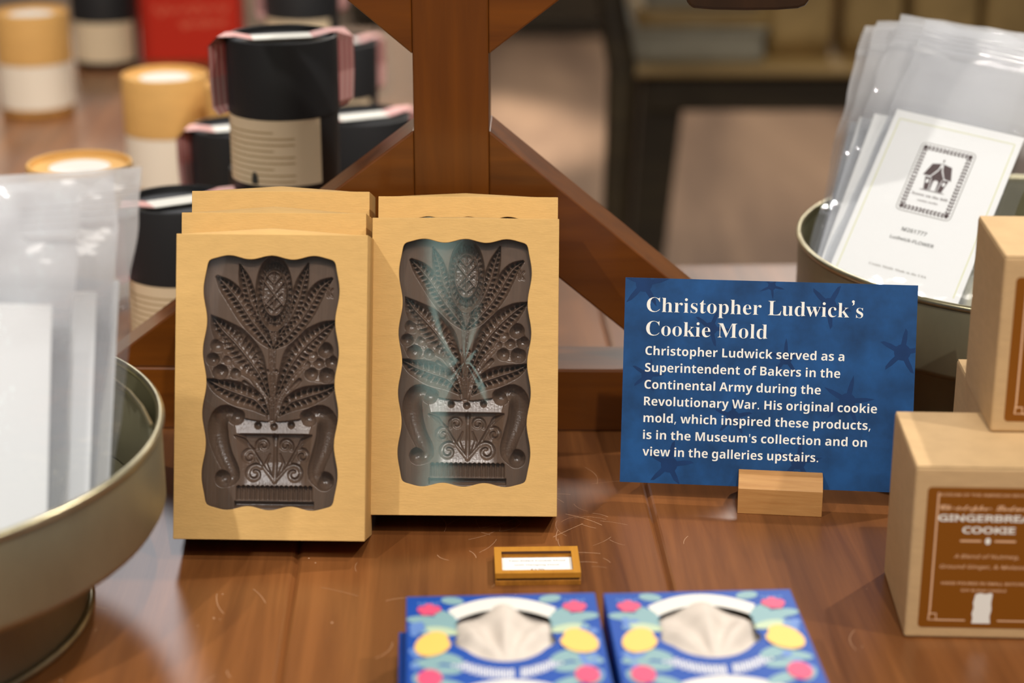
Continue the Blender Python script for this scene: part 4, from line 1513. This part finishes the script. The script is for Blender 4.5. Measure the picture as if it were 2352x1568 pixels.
# red gift box
rb = at_z(440, 140, 0)
rd = thing('red_box', 'bright red box with pale script at the back of the side table', 'box', (rb.x, rb.y, T + 0.0002), (0, 0, R(3)))
MB().box(-0.064, 0.064, 0, 0.08, 0, 0.13).build('carton', M['red'], rd, bevel=0.001)
sq = MB()
for z0, amp, x0, x1 in ((0.064, 0.006, -0.045, 0.05), (0.046, 0.005, -0.012, 0.045)):
    pts = [(x0 + (x1 - x0) * k / 60, z0 + amp * math.sin(k * 0.75) * (0.6 + 0.4 * math.sin(k * 0.23)) + k * 0.00006) for k in range(61)]
    sq.strip(pts, 0.0022, 0)
xz(sq, -0.0003).build('script_print', M['red_ink'], rd)
pd = at_z(930, 168, 0)

# ------------------------------------------------------------------ far furniture on the shop floor
FY = 3.15
tl_ = at_y(1452, 158, FY)
tr_ = at_y(2420, 158, FY)
TZ_ = tl_.z
ft = thing('bench_table', 'low weathered wooden table standing on the shop floor beyond', 'table', (tl_.x, FY, 0), (0, 0, 0))
L_ = tr_.x - tl_.x
MB().box(0, L_, 0, 0.75, TZ_ - 0.014, TZ_).build('table_top', M['old_top'], ft, bevel=0.004)
MB().box(0.03, L_ - 0.03, 0.02, 0.05, TZ_ - 0.075, TZ_ - 0.014).box(0.03, 0.06, 0.05, 0.70, TZ_ - 0.075, TZ_ - 0.014).build('apron', M['dark_wood'], ft, bevel=0.003)
for lx in (0.02, L_ - 0.1):
    for ly in (0.03, 0.66):
        p = [(lx, 0), (lx + 0.045, 0), (lx + 0.072, TZ_ - 0.014), (lx, TZ_ - 0.014)]
        MB().prism([(x - 0.03 * (1 if z == 0 else 0), z) for x, z in p], ly, ly + 0.06).build('leg', M['dark_wood'], ft, bevel=0.003)
# dark leaning post between the tables
ps = MB()
P0, P1, P2, P3 = at_y(1396, -40, 2.75), at_y(1428, 150, 2.75), at_y(1420, 330, 2.75), at_y(1418, 620, 2.75)
P3 = Vector((P3.x - 0.02, 2.75, 0.0))
ps.tube([P0 + Vector((0, 0, 0.12)), P0, P1, P2, P3], [0.020, 0.020, 0.021, 0.019, 0.016], 12)
tag(ps.build('chair_leg', M['dark_wood'], None, True, ang=60), 'dark bent wooden leg standing beside the end of the far table', 'leg')
# grey cloth bundles and golden paper bags on the far table
g1a, g1b = at_y(1450, 120, FY + 0.1), at_y(1745, 120, FY + 0.1)


def soft_box(name, m, x0, x1, y0, y1, z0, z1, label, cat, group=None, seed=0.0):
    bm = bmesh.new()
    bmesh.ops.create_cube(bm, size=1.0)
    bmesh.ops.subdivide_edges(bm, edges=bm.edges[:], cuts=5, use_grid_fill=True)
    for v in bm.verts:
        p = v.co.copy()
        n_ = noise.noise(p * 2.6 + Vector((seed, 0, 0)))
        v.co = Vector(((x0 + x1) / 2 + p.x * (x1 - x0) * (1 + 0.08 * n_ * (p.z + 0.5)), (y0 + y1) / 2 + p.y * (y1 - y0) * (1 + 0.1 * n_ * (p.z + 0.5)), z0 + (p.z + 0.5) * (z1 - z0) * (1 + 0.05 * n_)))
        if p.z <= -0.499:
            v.co.z = z0
    me = bpy.data.meshes.new(name)
    bm.to_mesh(me)
    bm.free()
    o = link(name, me, m, None, True, 0)
    return tag(o, label, cat, group)


zt = TZ_ + 0.001
soft_box('folded_cloth', M['grey_cloth'], g1a.x, g1b.x, FY + 0.05, FY + 0.40, zt, zt + 0.055, 'lower folded grey cloth lying on the far table', 'cloth', 'folded cloths on the far table', 1)
soft_box('folded_cloth', M['old_top'], g1a.x + 0.005, g1b.x + 0.01, FY + 0.055, FY + 0.39, zt + 0.057, zt + 0.085, 'pale folded cloth in the middle of the far pile', 'cloth', 'folded cloths on the far table', 2)
soft_box('folded_cloth', M['grey_cloth'], g1a.x + 0.02, g1b.x - 0.01, FY + 0.06, FY + 0.38, zt + 0.087, zt + 0.15, 'upper folded grey cloth on top of the far pile', 'cloth', 'folded cloths on the far table', 3)
for k, (xa, xb, lab) in enumerate(((1762, 1900, 'golden paper bag next to the folded cloths on the far table'), (1930, 2060, 'second golden paper bag along the far table from the folded cloths'), (2085, 2230, 'third golden paper bag along the far table from the folded cloths'), (2250, 2400, 'fourth golden paper bag along the far table from the folded cloths'))):
    A, B = at_y(xa, 120, FY + 0.12), at_y(xb, 120, FY + 0.12)
    soft_box('paper_bag', M['gold_bag'], A.x, B.x, FY + 0.10, FY + 0.26, zt, zt + 0.24, lab, 'bag', 'golden paper bags', 5 + k)
# dark cabinet far behind
cd = thing('cabinet', 'dark low cabinet far behind between stand and bench table', 'cabinet', (0.33, 6.75, 0))
MB().box(-0.9, 0.35, 0, 0.5, 0.06, 0.42).build('body', M['dark_wood'], cd, bevel=0.004)
for lx in (-0.88, 0.27):
    for ly in (0.02, 0.42):
        MB().box(lx, lx + 0.06, ly, ly + 0.06, 0, 0.06).build('leg', M['dark_wood'], cd)
